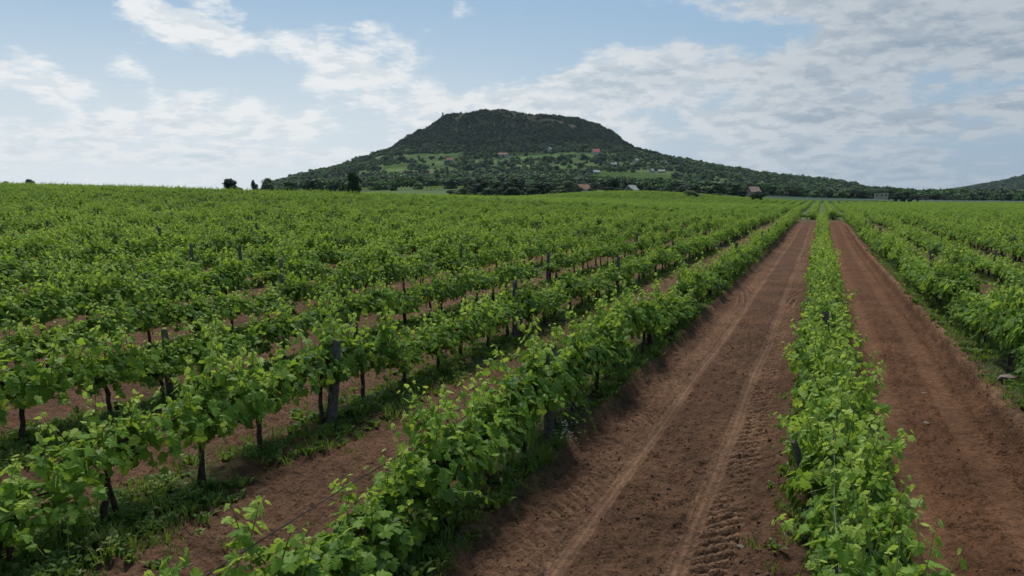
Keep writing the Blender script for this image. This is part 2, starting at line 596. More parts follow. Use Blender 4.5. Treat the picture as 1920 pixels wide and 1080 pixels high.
# ------------------------------------------------------------------ ground
def axis(parts):
    out = []
    for a, b, s in parts:
        n = max(1, int(round((b - a) / s)))
        out += list(np.linspace(a, b, n, endpoint=False))
    return out


def grow(a, b, s0, ratio):
    out, v, s = [], a, s0
    while v < b:
        out.append(v)
        v += s
        s *= ratio
    return out


L0, L1, R0, R1 = -2.80 * KX, -0.40 * KX, 0.80 * KX, 2.55 * KX           # lane edges
xs_left = sorted(-v for v in grow(26.0, 7000.0, 0.45, 1.055))
gx = xs_left + axis([(-26, -14, 0.17), (-14, -8, 0.09), (-8, -3.1, 0.055), (-3.1, L0, 0.03), (L0, L1, 0.024), (L1, R0, 0.045), (R0, R1, 0.026), (R1, 3.1, 0.035), (3.1, 7, 0.08), (7, 16, 0.18)]) + grow(16.0, 7000.0, 0.4, 1.055)
gy = axis([(-40, -6, 4.0), (-6, 2.4, 0.3)])
y = 2.4
while y < 7000:
    gy.append(y)
    y += y * (0.0035 if y < 22 else 0.008 if y < 60 else 0.016 if y < 140 else 0.035)
gx, gy = np.array(gx), np.array(gy)
NX, NY = len(gx), len(gy)
GX, GY = np.meshgrid(gx, gy)
GXf, GYf = GX.ravel(), GY.ravel()
base_z = land(GXf, GYf)
inner = np.nonzero((GYf < 115) & (GYf > -8) & (np.abs(GXf) < 60))[0]
dz_ = np.zeros(len(GXf))
tone = np.zeros(len(GXf))
dr_ = np.full(len(GXf), 9.0)
hh, tt, dd = detail(GXf[inner], GYf[inner])
lim = 1 - sstep(40, 58, np.abs(GXf[inner]))
dz_[inner] = hh * lim
tone[inner] = tt * lim
dr_[inner] = dd
# keep the coarse sheet under the finer hill sheets
hu, hv = hill_uv(GXf, GYf)
hrho = np.hypot(hu, hv)
rr = np.hypot(GXf - _rhc[0], GYf - _rhc[1])
sink = 6.0 * (1 - sstep(1330, 1400, hrho)) * np.where(hv > 750, 0, 1) + 6.0 * (1 - sstep(1000, 1100, rr))
GZf = base_z + dz_ - sink


def soil_colour(x, y, tone, dr):
    n = len(x)
    xw, x = x, x / KX
    dark = np.array([0.087, 0.047, 0.0275])
    pale = np.array([0.180, 0.106, 0.065])
    red = np.array([0.128, 0.057, 0.0255])
    f = np.clip(tone, 0, 1)[:, None]
    c = dark * (1 - f) + pale * f
    # the narrow lane and the far part of the wide one are redder
    rr = (sstep(0.6, 1.0, x) * (1 - sstep(2.5, 2.7, x)) * 0.8 + 0.35 * sstep(14, 30, y))[:, None]
    c = c * (1 - rr * 0.6) + (red * (0.8 + 0.6 * f)) * rr * 0.6
    # grass thatch in the vine rows
    g = fbm(x * 3.0, y * 1.2, 51, 3)
    gm = (1 - sstep(0.30, 0.62, dr + (g - 0.5) * 0.5)) * sstep(0.30, 0.50, g)
    gm = gm * np.where((x > -0.6) & (x < 0.8), 0.35, 1.0)
    gm = np.maximum(gm, 0.55 * sstep(2.75, 3.1, x) * sstep(0.40, 0.62, g))
    c = c * (1 - gm[:, None]) + np.array([0.050, 0.062, 0.022]) * gm[:, None]
    # headland track, then the farther fields
    hd = (sstep(103, 106, y) * (1 - sstep(110, 113, y)))[:, None] * (0.55 + 0.4 * g)[:, None]
    c = c * (1 - hd) + np.array([0.085, 0.078, 0.038]) * hd
    fa = sstep(111, 122, y)[:, None]
    c = c * (1 - fa) + np.array([0.085, 0.105, 0.042]) * fa
    far = sstep(285, 320, np.hypot(xw, y))[:, None] * (y > 118)[:, None]
    g2 = fbm(x / 45.0, y / 45.0, 52, 3)[:, None]
    c = c * (1 - far) + (np.array([0.050, 0.085, 0.028]) * (1 - g2) + np.array([0.100, 0.135, 0.050]) * g2) * far
    return np.concatenate([c, np.ones((n, 1))], 1)


gcol = soil_colour(GXf, GYf, tone, dr_)
idx = np.arange(NX * NY).reshape(NY, NX)
quads = np.stack([idx[:-1, :-1], idx[:-1, 1:], idx[1:, 1:], idx[1:, :-1]], -1)
cxm = (gx[:-1] + gx[1:]) / 2
cym = (gy[:-1] + gy[1:]) / 2
in_left = (cxm > L0) & (cxm < L1)
in_right = (cxm > R0) & (cxm < R1)
in_y = (cym > -6) & (cym < BLOCK_END)
sel_l = in_y[:, None] & in_left[None, :]
sel_r = in_y[:, None] & in_right[None, :]
allv = np.stack([GXf, GYf, GZf], 1)


def sub_sheet(name, sel):
    q = quads[sel]
    used, inv = np.unique(q.ravel(), return_inverse=True)
    return mesh_np(name, allv[used], inv.reshape(-1, 4), M_SOIL, True, {'soil': ('FLOAT_COLOR', gcol[used])})


tag(obj('ground', sub_sheet('ground', ~(sel_l | sel_r))), 'red brown vineyard soil with harrowed strips between the rows', kind='structure')
tag(obj('dirt_track', sub_sheet('dirt_track', sel_l)), 'wide brown dirt track with tractor tyre ribs and lug marks', kind='structure')
tag(obj('dirt_track', sub_sheet('dirt_track', sel_r)), 'narrow smooth reddish dirt track with a low cut bank', kind='structure')
del GX, GY, hh, tt, dd

# ------------------------------------------------------------------ the hills
# clearings on the hill: photo bearing of the middle, half length and half depth in metres, colour
C_MEADOW, C_VINE, C_DRY = (0.062, 0.098, 0.032), (0.045, 0.082, 0.026), (0.110, 0.105, 0.062)
CLEAR = []


def clearing(px, py, hw, hd, col, rz=0.0):
    p, t = hit(px, py, 250)
    a = math.atan2(p[1], p[0]) - math.pi / 2          # across the line of sight
    CLEAR.append((p, hw, hd, a + rz, np.array(col)))


for c in [(700, 325, 62, 40, (0.085, 0.125, 0.034)), (720, 296, 60, 26, (0.085, 0.130, 0.045)), (800, 322, 55, 20, C_DRY), (800, 292, 70, 20, C_MEADOW), (880, 305, 75, 16, (0.080, 0.115, 0.042)),
          (560, 344, 40, 60, (0.130, 0.160, 0.075)), (1190, 332, 62, 60, C_VINE), (1235, 326, 40, 40, (0.070, 0.105, 0.040)), (760, 353, 80, 42, (0.120, 0.145, 0.085)), (640, 352, 60, 42, (0.115, 0.140, 0.080)),
          (1000, 296, 55, 18, (0.075, 0.125, 0.040)), (1095, 290, 40, 14, C_MEADOW), (1150, 348, 34, 20, C_DRY), (940, 318, 40, 14, C_MEADOW), (868, 217, 20, 8, (0.070, 0.066, 0.044)), (1050, 229, 42, 10, (0.066, 0.060, 0.042)), (640, 316, 40, 20, C_MEADOW), (860, 330, 50, 18, C_VINE), (1300, 330, 46, 20, C_MEADOW), (1010, 312, 45, 14, (0.085, 0.140, 0.045)), (1060, 318, 40, 14, C_VINE), (760, 310, 40, 16, C_VINE)]:
    clearing(*c)


def in_clear(x, y, pad=1.0):
    best = np.zeros(len(x))
    col = np.zeros((len(x), 3))
    for p, hw, hd, a, c in CLEAR:
        ex, ey = x - p[0], y - p[1]
        u = ex * math.cos(a) + ey * math.sin(a)
        v = -ex * math.sin(a) + ey * math.cos(a)
        w = np.maximum(np.abs(u) / hw, np.abs(v) / hd) / pad
        m = 1 - sstep(0.85, 1.0, w)
        k = m > best
        best = np.where(k, m, best)
        col[k] = c
    return best, col


def hill_sheet(name, u0, u1, v0, v1, step, org, cut, fade0, fade1, colour):
    us, vs = np.arange(u0, u1, step), np.arange(v0, v1, step)
    U, V = np.meshgrid(us, vs)
    U, V = U.ravel(), V.ravel()
    x = org[0] + U * RT[0] + V * FW[0]
    y = org[1] + U * RT[1] + V * FW[1]
    rho = np.hypot(U, V)
    z = land(x, y) - 2.0 * sstep(fade0, fade1, rho) + 0.02
    i = np.arange(len(us) * len(vs)).reshape(len(vs), len(us))
    q = np.stack([i[:-1, :-1], i[:-1, 1:], i[1:, 1:], i[1:, :-1]], -1).reshape(-1, 4)
    q = q[rho[q].max(1) < cut]
    col = colour(x, y, U, V, rho)
    col = np.concatenate([col, np.ones((len(x), 1))], 1)
    used, inv = np.unique(q.ravel(), return_inverse=True)
    me = mesh_np(name, np.stack([x, y, z], 1)[used], inv.reshape(-1, 4), M_HILL, True, {'soil': ('FLOAT_COLOR', col[used])})
    return obj(name, me)


def hill_material():
    m, nt, b = new_mat('hillside')
    v = worldpos(nt)
    k = noise(nt, v, 0.05, 8, 0.65).ramp(0.3, 0.7, 0.65, 1.3)
    vm = nt.nodes.new('ShaderNodeVectorMath')
    vm.operation = 'SCALE'
    nt.links.new(attr(nt, 'soil', 'Color'), vm.inputs[0])
    nt.links.new(k.s, vm.inputs['Scale'])
    nt.links.new(vm.outputs[0], b.inputs['Base Color'])
    b.inputs['Roughness'].default_value = 1.0
    b.inputs['Specular IOR Level'].default_value = 0.05
    bump(nt, b, noise(nt, v, 0.4, 6, 0.7), 1.2)
    return m


M_HILL = hill_material()


def hill_colour(x, y, U, V, rho):
    n = fbm(x / 60, y / 60, 61, 4)[:, None]
    c = np.array([0.010, 0.022, 0.012]) * (1 - n) + np.array([0.017, 0.034, 0.016]) * n  # upper face coloured dark, with the cloud shade put into the ground tone
    lo = sstep(380, 520, rho)[:, None]
    c = c * (1 - lo) + (np.array([0.030, 0.058, 0.020]) * (1 - n) + np.array([0.085, 0.130, 0.042]) * n) * lo
    top = (1 - sstep(185, 225, rho))[:, None] * sstep(0.42, 0.55, fbm(x / 55, y / 55, 62, 3))[:, None]
    c = c * (1 - top * 0.45) + np.array([0.070, 0.062, 0.042]) * top * 0.45
    rock = (sstep(170, 200, rho) * (1 - sstep(250, 290, rho)))[:, None] * sstep(0.52, 0.64, fbm(x / 40, y / 40, 63, 3))[:, None]
    c = c * (1 - rock * 0.5) + np.array([0.045, 0.042, 0.038]) * rock * 0.5
    m, cc = in_clear(x, y)
    return c * (1 - m[:, None]) + cc * m[:, None]


hill = hill_sheet('hill', -1420, 1420, -1450, 760, 11.0, FW * HILL_D, 1410, 1370, 1410, hill_colour)
tag(hill, 'flat topped wooded hill rising behind the vineyard', kind='structure')
far_hill = hill_sheet('hill', -1100, 1100, -1100, 500, 22.0, _rhc, 1100, 1040, 1100,
                      lambda x, y, U, V, r: np.array([0.020, 0.036, 0.018]) + 0.02 * fbm(x / 80, y / 80, 66, 3)[:, None] * np.array([1, 1.3, 0.7]))
tag(far_hill, 'distant bluish wooded hill at the edge of the plain', kind='structure')

# ------------------------------------------------------------------ leaves and vines
def leaf_outline(n_extra=0):
    """a five lobed vine leaf in the XY plane, stalk at the origin, tip along +Y, about one unit long"""
    pts = [(0.0, 0.06), (0.14, -0.10), (0.34, -0.05), (0.50, 0.16), (0.38, 0.28), (0.56, 0.50), (0.36, 0.56), (0.26, 0.66), (0.16, 0.86), (0.0, 1.0)]
    return pts + [(-x, y) for x, y in pts[-2:0:-1]]


LO = np.array(leaf_outline())
LEAF_V = np.concatenate([[[0.0, 0.36]], LO])
_z = -0.30 * np.abs(LEAF_V[:, 0]) - 0.16 * LEAF_V[:, 1] ** 2 + np.where(np.arange(len(LEAF_V)) == 0, 0.02, 0) + 0.04 * np.sin(np.arange(len(LEAF_V)) * 2.4)
LEAF_V = np.concatenate([LEAF_V, _z[:, None]], 1)
_n = len(LO)
LEAF_F = np.array([(0, 1 + i, 1 + (i + 1) % _n) for i in range(_n)])
# a plainer leaf for vines far off
LEAF2_V = np.array([(0, 0.0, 0), (0.5, 0.3, -0.16), (0, 1.0, -0.16), (-0.5, 0.3, -0.16), (0, 0.4, 0.03)], float)
LEAF2_F = np.array([(4, 0, 1), (4, 1, 2), (4, 2, 3), (4, 3, 0)])


def place_leaves(pos, nrm, tip, size, tint, hi=True):
    LV, LF = (LEAF_V, LEAF_F) if hi else (LEAF2_V, LEAF2_F)
    pos, nrm, tip = (np.asarray(a, float) for a in (pos, nrm, tip))
    nrm = nrm / np.linalg.norm(nrm, axis=1, keepdims=True)
    tip = tip - nrm * (tip * nrm).sum(1, keepdims=True)
    tip = tip / np.linalg.norm(tip, axis=1, keepdims=True)
    sx = np.cross(tip, nrm)
    size = np.asarray(size)[:, None, None]
    curl = RNG.uniform(0.4, 1.7, (len(pos), 1, 1))
    V = pos[:, None, :] + size * (LV[None, :, 0:1] * sx[:, None, :] + LV[None, :, 1:2] * tip[:, None, :] + curl * LV[None, :, 2:3] * nrm[:, None, :])
    n = len(LV)
    F = LF[None] + (np.arange(len(pos)) * n)[:, None, None]
    T = np.repeat(np.asarray(tint), n)
    return V.reshape(-1, 3), F.reshape(-1, 3), T


def shoot_path(o, d, L, droop, n=12):
    t = np.linspace(0, 1, n)[:, None]
    p = o + d * t * L
    p = p + np.array([0, 0, -1]) * droop * L * t ** 2.2
    return p


def make_foliage(seed, shoots=24, fill=130, hi=True, wide=1.0, low=0.0, big=1.0, spread=0.62):
    r = np.random.default_rng(seed)
    P, N, T, S, A = [], [], [], [], []
    stems = []
    for i in range(shoots):
        y0 = float(np.clip(r.normal(0, 0.29), -0.56, 0.56))
        o = np.array([r.normal(0, 0.06), y0, r.uniform(0.40, 0.62)])
        side = r.choice([-1, 1])
        kind = r.random()
        if kind < 0.62:
            d = np.array([side * r.uniform(0.0, 0.62), r.normal(0, 0.38), 1.0])
            L, dr = r.uniform(0.28, 0.66) + (0.24 if r.random() < 0.25 else 0), r.uniform(0.0, 0.25)
        elif kind < (0.86 if low > 0.3 else 0.94):
            d = np.array([side * r.uniform(0.6, 1.2) * wide, r.normal(0, 0.4), 0.75])
            L, dr = r.uniform(0.35, 0.62), r.uniform(0.35, 0.9)
        else:
            d = np.array([side * r.uniform(0.5, 1.0), r.normal(0, 0.4), 0.05])
            L, dr = r.uniform(0.3, 0.5), r.uniform(0.4, 0.9) + low
        d = d / np.linalg.norm(d)
        p = shoot_path(o, d, L, dr)
        stems.append(p)
        m = max(4, int(L / 0.056))
        for j in range(m):
            t = (j + 0.6) / m
            k = t * (len(p) - 1)
            a = int(min(k, len(p) - 2))
            q = p[a] + (p[a + 1] - p[a]) * (k - a)
            off = r.normal(0, 1, 3)
            off[2] = abs(off[2]) * 0.6
            off = off / np.linalg.norm(off)
            q = q + off * 0.065 * (1 - 0.6 * t)
            out = np.array([q[0] * 1.6, 0.0, 0.0]) + off * 0.8
            P.append(q)
            N.append(np.array([0, 0, 1.0]) * r.uniform(0.0, 0.9) + out + r.normal(0, 0.42, 3))
            T.append(out * 0.8 + r.normal(0, 0.5, 3) + np.array([0, 0, -0.45]))
            S.append((0.120 - 0.075 * t ** 1.4) * r.uniform(0.6, 1.25) * big)
            A.append(np.clip(0.22 + 0.66 * t ** 1.8 * min(1, max(0.2, (q[2] - 0.35) / 0.6)) + r.normal(0, 0.15), 0, 1))
    for i in range(fill):
        th = r.uniform(-0.35, math.pi + 0.35)
        rr_ = r.uniform(0.72, 1.02)
        q = np.array([0.31 * wide * math.cos(th) * rr_, float(np.clip(r.normal(0, spread * 0.62), -spread, spread)), 0.57 + 0.24 * math.sin(th) * rr_ - low * 0.10])
        out = np.array([math.cos(th), 0, math.sin(th)])
        P.append(q)
        N.append(out + np.array([0, 0, 0.35]) + r.normal(0, 0.45, 3))
        T.append(np.array([math.cos(th) * 0.7, r.normal(0, 0.5), -0.6]) + r.normal(0, 0.25, 3))
        S.append(r.uniform(0.06, 0.145) * big)
        A.append(np.clip(r.normal(0.26, 0.16), 0, 1))
    return place_leaves(P, N, T, S, A, hi), stems


def foliage_mesh(name, seed, **k):
    (V, F, T), stems = make_foliage(seed, **k)
    if not k.get('hi', True):
        T = T * 0.82          # fewer pale young tips on the coarser far vines
    return mesh_np(name, V, F, M_LEAF, False, {'tint': ('FLOAT', T)}), stems


def trunk_mesh(seed):
    r = random.Random(seed)
    mb = MB()
    lean, bend = r.uniform(-0.10, 0.10), r.uniform(-0.07, 0.07)
    path, rad = [], []
    for i in range(8):
        t = i / 7
        path.append((bend * math.sin(t * 3.0) + 0.01 * r.uniform(-1, 1), lean * (1 - t) + 0.012 * r.uniform(-1, 1), -0.06 + 0.66 * t))
        rad.append((0.034 - 0.012 * t) * r.uniform(0.85, 1.18) + (0.016 if i == 0 else 0) + (0.010 if i == 7 else 0))
    mb.tube(path, rad, 7)
    if r.random() < 0.45:
        mb.tube([(0.02, 0.10, -0.05), (0.0, 0.05, 0.2), (0.01, 0.0, 0.40)], [0.028, 0.024, 0.018], 6)
    return mb.mesh('trunk', M_BARK, True)


def arm_mesh(seed, sgn):
    r = random.Random(seed)
    mb = MB()
    path = [(0, 0, 0.57)] + [(r.uniform(-0.03, 0.03), sgn * 0.55 * i / 5, 0.58 + 0.07 * math.sin(i / 5 * 2.6) + r.uniform(-0.012, 0.012)) for i in range(1, 6)]
    mb.tube(path, [0.022, 0.018, 0.016, 0.013, 0.011, 0.007], 6)
    return mb.mesh('arm', M_BARK, True)


def stems_mesh(stems, name):
    mb = MB()
    for p in stems:
        q = [tuple(p[i]) for i in (0, 4, 8, 11)]
        mb.tube(q, [0.0065, 0.005, 0.0035, 0.002], 4, False)
    return mb.mesh(name, M_STEM, True)


N_VAR = 12
FOL, STEM = [], []
for i in range(N_VAR):
    lush = i >= 8
    me, st = foliage_mesh('foliage', 100 + i, shoots=(34 if lush else 26) + (i % 4) * 3, fill=(140 if lush else 95) + 25 * (i % 3) + (60 if lush else 0), wide=0.92 + 0.06 * (i % 3) + (0.14 if lush else 0), low=0.8 if lush else 0.15)
    FOL.append(me)
    STEM.append(stems_mesh(st, 'canes'))
TRUNK = [trunk_mesh(i) for i in range(8)]
ARMS = [(arm_mesh(i, 1), arm_mesh(i + 50, -1)) for i in range(4)]
# single leaves and tall young shoots for the nearest vines
LEAVES = []
for i in range(6):
    t = [0.25, 0.4, 0.55, 0.7, 0.85, 1.0][i]
    V, F, T = place_leaves([(0, 0, 0)], [(0, 0, 1)], [(0, 1, 0)], [1.0], [t])
    LEAVES.append(mesh_np('leaf', V, F, M_LEAF, False, {'tint': ('FLOAT', T)}))


def shoot_template(seed):
    r = np.random.default_rng(seed)
    L = r.uniform(0.26, 0.46)
    d = np.array([r.normal(0, 0.30), r.normal(0, 0.35), 1.0])
    d /= np.linalg.norm(d)
    p = shoot_path(np.zeros(3), d, L, r.uniform(-0.1, 0.45), 8)
    mb = MB()
    mb.tube([tuple(q) for q in p], list(np.linspace(0.0055, 0.0018, 8)), 5)
    # tendrils
    e = p[5]
    for s in (-1, 1):
        w = r.uniform(0.05, 0.12)
        mb.tube([tuple(e), tuple(e + np.array([s * w * 0.5, 0.02, 0.03])), tuple(e + np.array([s * w, 0.0, 0.01])), tuple(e + np.array([s * w * 1.1, -0.02, 0.04]))], 0.0014, 3, False)
    me = mb.mesh('shoot', M_STEM, True)
    lv = []
    m = int(L / 0.05)
    for j in range(m):
        t = (j + 0.7) / m
        q = p[min(7, int(t * 7))]
        ang = j * 2.6 + r.uniform(-0.5, 0.5)
        out = np.array([math.cos(ang), math.sin(ang), 0.15])
        size = (0.115 - 0.070 * t) * r.uniform(0.8, 1.2)
        pos = q + out * 0.045 * (1 - 0.5 * t)
        nrm = np.array([0, 0, 0.8]) + out * 0.5 + r.normal(0, 0.3, 3)
        nrm /= np.linalg.norm(nrm)
        tip = out + np.array([0, 0, -0.35]) + r.normal(0, 0.2, 3)
        tip -= nrm * tip.dot(nrm)
        tip /= np.linalg.norm(tip)
        sx = np.cross(tip, nrm)
        M = Matrix(((sx[0] * size, tip[0] * size, nrm[0] * size, pos[0]), (sx[1] * size, tip[1] * size, nrm[1] * size, pos[1]), (sx[2] * size, tip[2] * size, nrm[2] * size, pos[2]), (0, 0, 0, 1)))
        lv.append((M, min(5, int(1 + t * 4.6))))
    return me, lv


SHOOTS = [shoot_template(900 + i) for i in range(10)]


def vine_points():
    """every vine of the block in or near the view: row, x, y, distance"""
    out = []
    for k, x0 in ROW_X.items():
        r = random.Random(1000 + k)
        y = r.uniform(0.2, 1.0)
        while y < BLOCK_END:
            x = x0 + r.gauss(0, 0.05) + (0.27 * max(0, 1 - y / 14.0) if k == 0 else 0)
            gap = r.random() < (0.0 if k == 0 else 0.02 if y < 14 else 0.05)
            if not gap:
                f = x * FW[0] + y * FW[1]
                s = x * RT[0] + y * RT[1]
                if f > 0.3 and abs(s) < 0.72 * f + 2.2:
                    out.append((k, x, y, math.hypot(x, y), f, s))
            y += r.uniform(0.86, 1.10)
    return out


VP = vine_points()
VP.sort(key=lambda v: v[3])


def on_view(v):
    f, s = v[4], v[5]
    # canopy point in the picture
    z = lz(v[1], v[2]) + 0.8 - CAM_H
    dep = f * math.cos(PITCH) - z * math.sin(PITCH)
    if dep < 1.0:
        return False
    py = 540 - F_PX * (z * math.cos(PITCH) + f * math.sin(PITCH)) / dep
    px = 960 + F_PX * s / dep
    m = 90 * 4 / max(dep, 1.0)
    return -m < px < 1920 + m and py < 1080 + m * 1.6


NEAR = [v for v in VP if on_view(v)][:300]
near_ids = {id(v) for v in NEAR}
ORD = ['first', 'second', 'third', 'fourth', 'fifth', 'sixth', 'seventh', 'eighth', 'ninth', 'tenth', 'eleventh', 'twelfth']
ROW_TXT = {0: 'row between the two dirt tracks', -1: 'row edging the wide dirt track', -2: 'second row beyond the wide track', -3: 'third row beyond the wide track',
           -4: 'fourth row beyond the wide track', -5: 'fifth row beyond the wide track', 1: 'row above the cut bank', 2: 'second row beyond the cut bank'}
RN = ['sixth', 'seventh', 'eighth', 'ninth', 'tenth', 'eleventh', 'twelfth', 'thirteenth', 'fourteenth']
for i_, w_ in enumerate(RN):
    ROW_TXT[-6 - i_] = w_ + ' row beyond the wide track'
for i_, w_ in enumerate(['third', 'fourth', 'fifth', 'sixth']):
    ROW_TXT[3 + i_] = w_ + ' row beyond the cut bank'
count = {}


def vine_shape(k, x, y):
    n = float(vnoise(np.array([y * 0.55 + k * 7.3]), np.array([k * 3.1]), 71)[0])
    n = min(1.0, max(0.0, (n - 0.5) * 1.3 + 0.5 + 0.34 * math.sin(x * 91.7 + y * 57.3)))
    sz = 0.78 + 0.48 * n
    if k == 0:
        sz = 0.98 + 0.20 * n
    sx = 0.84 + 0.30 * float(vnoise(np.array([y * 0.6 + 40]), np.array([k * 5.7]), 72)[0])
    if k < -4 or k > 2:
        sx *= 1.28
        sz *= 1.08
    if k == 0:
        sx *= 0.98
    if k == 1:
        sz *= 1.14
    return sx, sz


n_shoot = 0
for v in NEAR:
    k, x, y, dist = v[:4]
    r = random.Random(int(x * 1000) * 31 + int(y * 1000))
    c = count[k] = count.get(k, 0) + 1
    e = bpy.data.objects.new('grapevine', None)
    COL.objects.link(e)
    e.empty_display_size = 0.1
    e.location = (x, y, ground_z(x, y) - 0.02)
    sx, sz = vine_shape(k, x, y)
    flip = math.pi if r.random() < 0.5 else 0
    e.rotation_euler = (0, 0, flip + r.gauss(0, 0.09))
    if k in ROW_TXT and c <= 12:
        lab = 'leafy grapevine in the ' + ROW_TXT[k] + ', ' + ORD[c - 1] + ' from the lower edge'
        tag(e, lab, 'grapevine', 'grapevines trained along the near rows')
    elif k in ROW_TXT:
        tag(e, 'leafy grapevine farther along the ' + ROW_TXT[k], 'grapevine', 'grapevines farther along the ' + ROW_TXT[k])
    elif k < 0:
        tag(e, 'leafy grapevine in the crowded middle rows of the sloping field', 'grapevine', 'grapevines in the crowded middle rows')
    else:
        tag(e, 'leafy grapevine in the rows beyond the cut bank', 'grapevine', 'grapevines in rows beyond the bank')
    S = Matrix.Diagonal((sx, 1.05, sz, 1))
    obj('trunk', r.choice(TRUNK), e, Matrix.Diagonal((1, 1, sz, 1)))
    if dist < 30:
        for am in r.choice(ARMS):
            obj('arm', am, e, Matrix.Diagonal((1, 1, sz, 1)))
    i = r.randrange(8, 12) if k == 0 or k < -4 or k > 2 or (k == 1 and r.random() < 0.6) or (k == -1 and r.random() < 0.45) else r.randrange(0, 9)
    fo = obj('foliage', FOL[i], e, S)
    fo['kind'] = 'stuff'
    if dist < 22:
        obj('canes', STEM[i], e, S)['kind'] = 'stuff'
    if dist < 14.5:
        ns = r.choice([3, 4, 5, 6]) if dist < 10 else r.choice([2, 3, 4])
        for j in range(ns):
            sm, lv = r.choice(SHOOTS)
            sx0 = r.gauss(0, 0.17) if k != 0 or j % 2 else r.choice((-1, 1)) * r.uniform(0.30, 0.42)
            M = Matrix.Translation((sx0, r.uniform(-0.5, 0.5), (0.86 - 0.8 * sx0 * sx0) * sz)) @ Euler((r.gauss(0, 0.2), sx0 * (1.2 if abs(sx0) < 0.3 else 2.9) + r.gauss(0, 0.2), r.uniform(0, 6.28))).to_matrix().to_4x4()
            so = obj('shoot', sm, e, M)
            for lm, li in lv:
                obj('leaf', LEAVES[li], so, lm)
            n_shoot += 1


# ------------------------------------------------------------------ one-object scatters (uncountable growth)
def source_collection(name, meshes):
    c = bpy.data.collections.new(name)
    for i, me in enumerate(meshes):
        o = bpy.data.objects.new('%s_%02d' % (name, i), me)
        c.objects.link(o)
    return c


def scatter(name, pts, rots, scls, ids, coll):
    me = bpy.data.meshes.new(name)
    pts = np.asarray(pts, np.float32)
    me.vertices.add(len(pts))
    me.vertices.foreach_set('co', pts.ravel())
    for an, typ, key, vals in (('rot', 'FLOAT_VECTOR', 'vector', rots), ('scl', 'FLOAT_VECTOR', 'vector', scls), ('pick', 'INT', 'value', ids)):
        a = me.attributes.new(an, typ, 'POINT')
        a.data.foreach_set(key, np.asarray(vals, np.int32 if typ == 'INT' else np.float32).ravel())
    o = obj(name, me)
    ng = bpy.data.node_groups.new(name, 'GeometryNodeTree')
    ng.interface.new_socket('Geometry', in_out='INPUT', socket_type='NodeSocketGeometry')
    ng.interface.new_socket('Geometry', in_out='OUTPUT', socket_type='NodeSocketGeometry')
    N = ng.nodes
    gi, go = N.new('NodeGroupInput'), N.new('NodeGroupOutput')
    ci = N.new('GeometryNodeCollectionInfo')
    ci.inputs['Collection'].default_value = coll
    ci.inputs['Separate Children'].default_value = True
    ci.inputs['Reset Children'].default_value = True
    ip = N.new('GeometryNodeInstanceOnPoints')
    ip.inputs['Pick Instance'].default_value = True
    L = ng.links
    L.new(gi.outputs[0], ip.inputs['Points'])
    L.new(ci.outputs[0], ip.inputs['Instance'])
    for an, dt, sock in (('rot', 'FLOAT_VECTOR', 'Rotation'), ('scl', 'FLOAT_VECTOR', 'Scale'), ('pick', 'INT', 'Instance Index')):
        na = N.new('GeometryNodeInputNamedAttribute')
        na.data_type = dt
        na.inputs['Name'].default_value = an
        out = [s for s in na.outputs if s.enabled and s.name == 'Attribute'][0]
        if an == 'rot':
            er = N.new('FunctionNodeEulerToRotation')
            L.new(out, er.inputs[0])
            out = er.outputs[0]
        L.new(out, ip.inputs[sock])
    L.new(ip.outputs[0], go.inputs[0])
    md = o.modifiers.new('scatter', 'NODES')
    md.node_group = ng
    return o


def join_mesh(name, parts):
    """one mesh of leaves, cane and trunk for far vines: parts are (mesh, material slot)"""
    V, F, T, MI = [], [], [], []
    off = 0
    mats = []
    for me in parts:
        n = len(me.vertices)
        co = np.empty(n * 3, np.float32)
        me.vertices.foreach_get('co', co)
        V.append(co.reshape(-1, 3))
        me.calc_loop_triangles()
        tri = np.empty(len(me.loop_triangles) * 3, np.int32)
        me.loop_triangles.foreach_get('vertices', tri)
        F.append(tri.reshape(-1, 3) + off)
        if 'tint' in me.attributes:
            t = np.empty(n, np.float32)
            me.attributes['tint'].data.foreach_get('value', t)
        else:
            t = np.zeros(n, np.float32)
        T.append(t)
        m = me.materials[0]
        if m not in mats:
            mats.append(m)
        MI.append(np.full(len(F[-1]), mats.index(m), np.int32))
        off += n
    out = mesh_np(name, np.concatenate(V), np.concatenate(F), mats, False, {'tint': ('FLOAT', np.concatenate(T))})
    out.polygons.foreach_set('material_index', np.concatenate(MI))
    return out


MID = [join_mesh('vine_whole', [FOL[i], TRUNK[i % 8], ARMS[i % 4][0]]) for i in range(4, 12)]
FARV = []
for i in range(8):
    me, st = foliage_mesh('vine_far', 300 + i, shoots=18, fill=80, hi=False, big=1.4, wide=1.15, low=0.5)
    FARV.append(join_mesh('vine_far', [me, TRUNK[i]]))
C_VINES = source_collection('vine_source', MID + FARV)
N_MID = len(MID)

rest = [v for v in VP if id(v) not in near_ids]
P_, R_, S_, I_ = [], [], [], []
for v in rest:
    k, x, y, dist = v[:4]
    r = random.Random(int(x * 1000) * 31 + int(y * 1000))
    sx, sz = vine_shape(k, x, y)
    P_.append((x, y, 0))
    R_.append((0, 0, (math.pi if r.random() < 0.5 else 0) + r.gauss(0, 0.1)))
    S_.append((sx * 1.05, 1.05, sz))
    I_.append(2 + r.randrange(N_MID - 2) if dist < 75 else N_MID + r.randrange(8))
P_ = np.array(P_)
P_[:, 2] = land(P_[:, 0], P_[:, 1]) + 0.05
left = P_[:, 0] < 0.5
for nm, sel, lab in (('grapevine_foliage', left, 'sea of green grapevine rows covering the sloping field'), ('grapevine_foliage', ~left, 'flat field of green grapevine rows beyond the cut bank')):
    o = scatter(nm, P_[sel], np.array(R_)[sel], np.array(S_)[sel], np.array(I_)[sel], C_VINES)
    tag(o, lab, 'vineyard', kind='stuff')

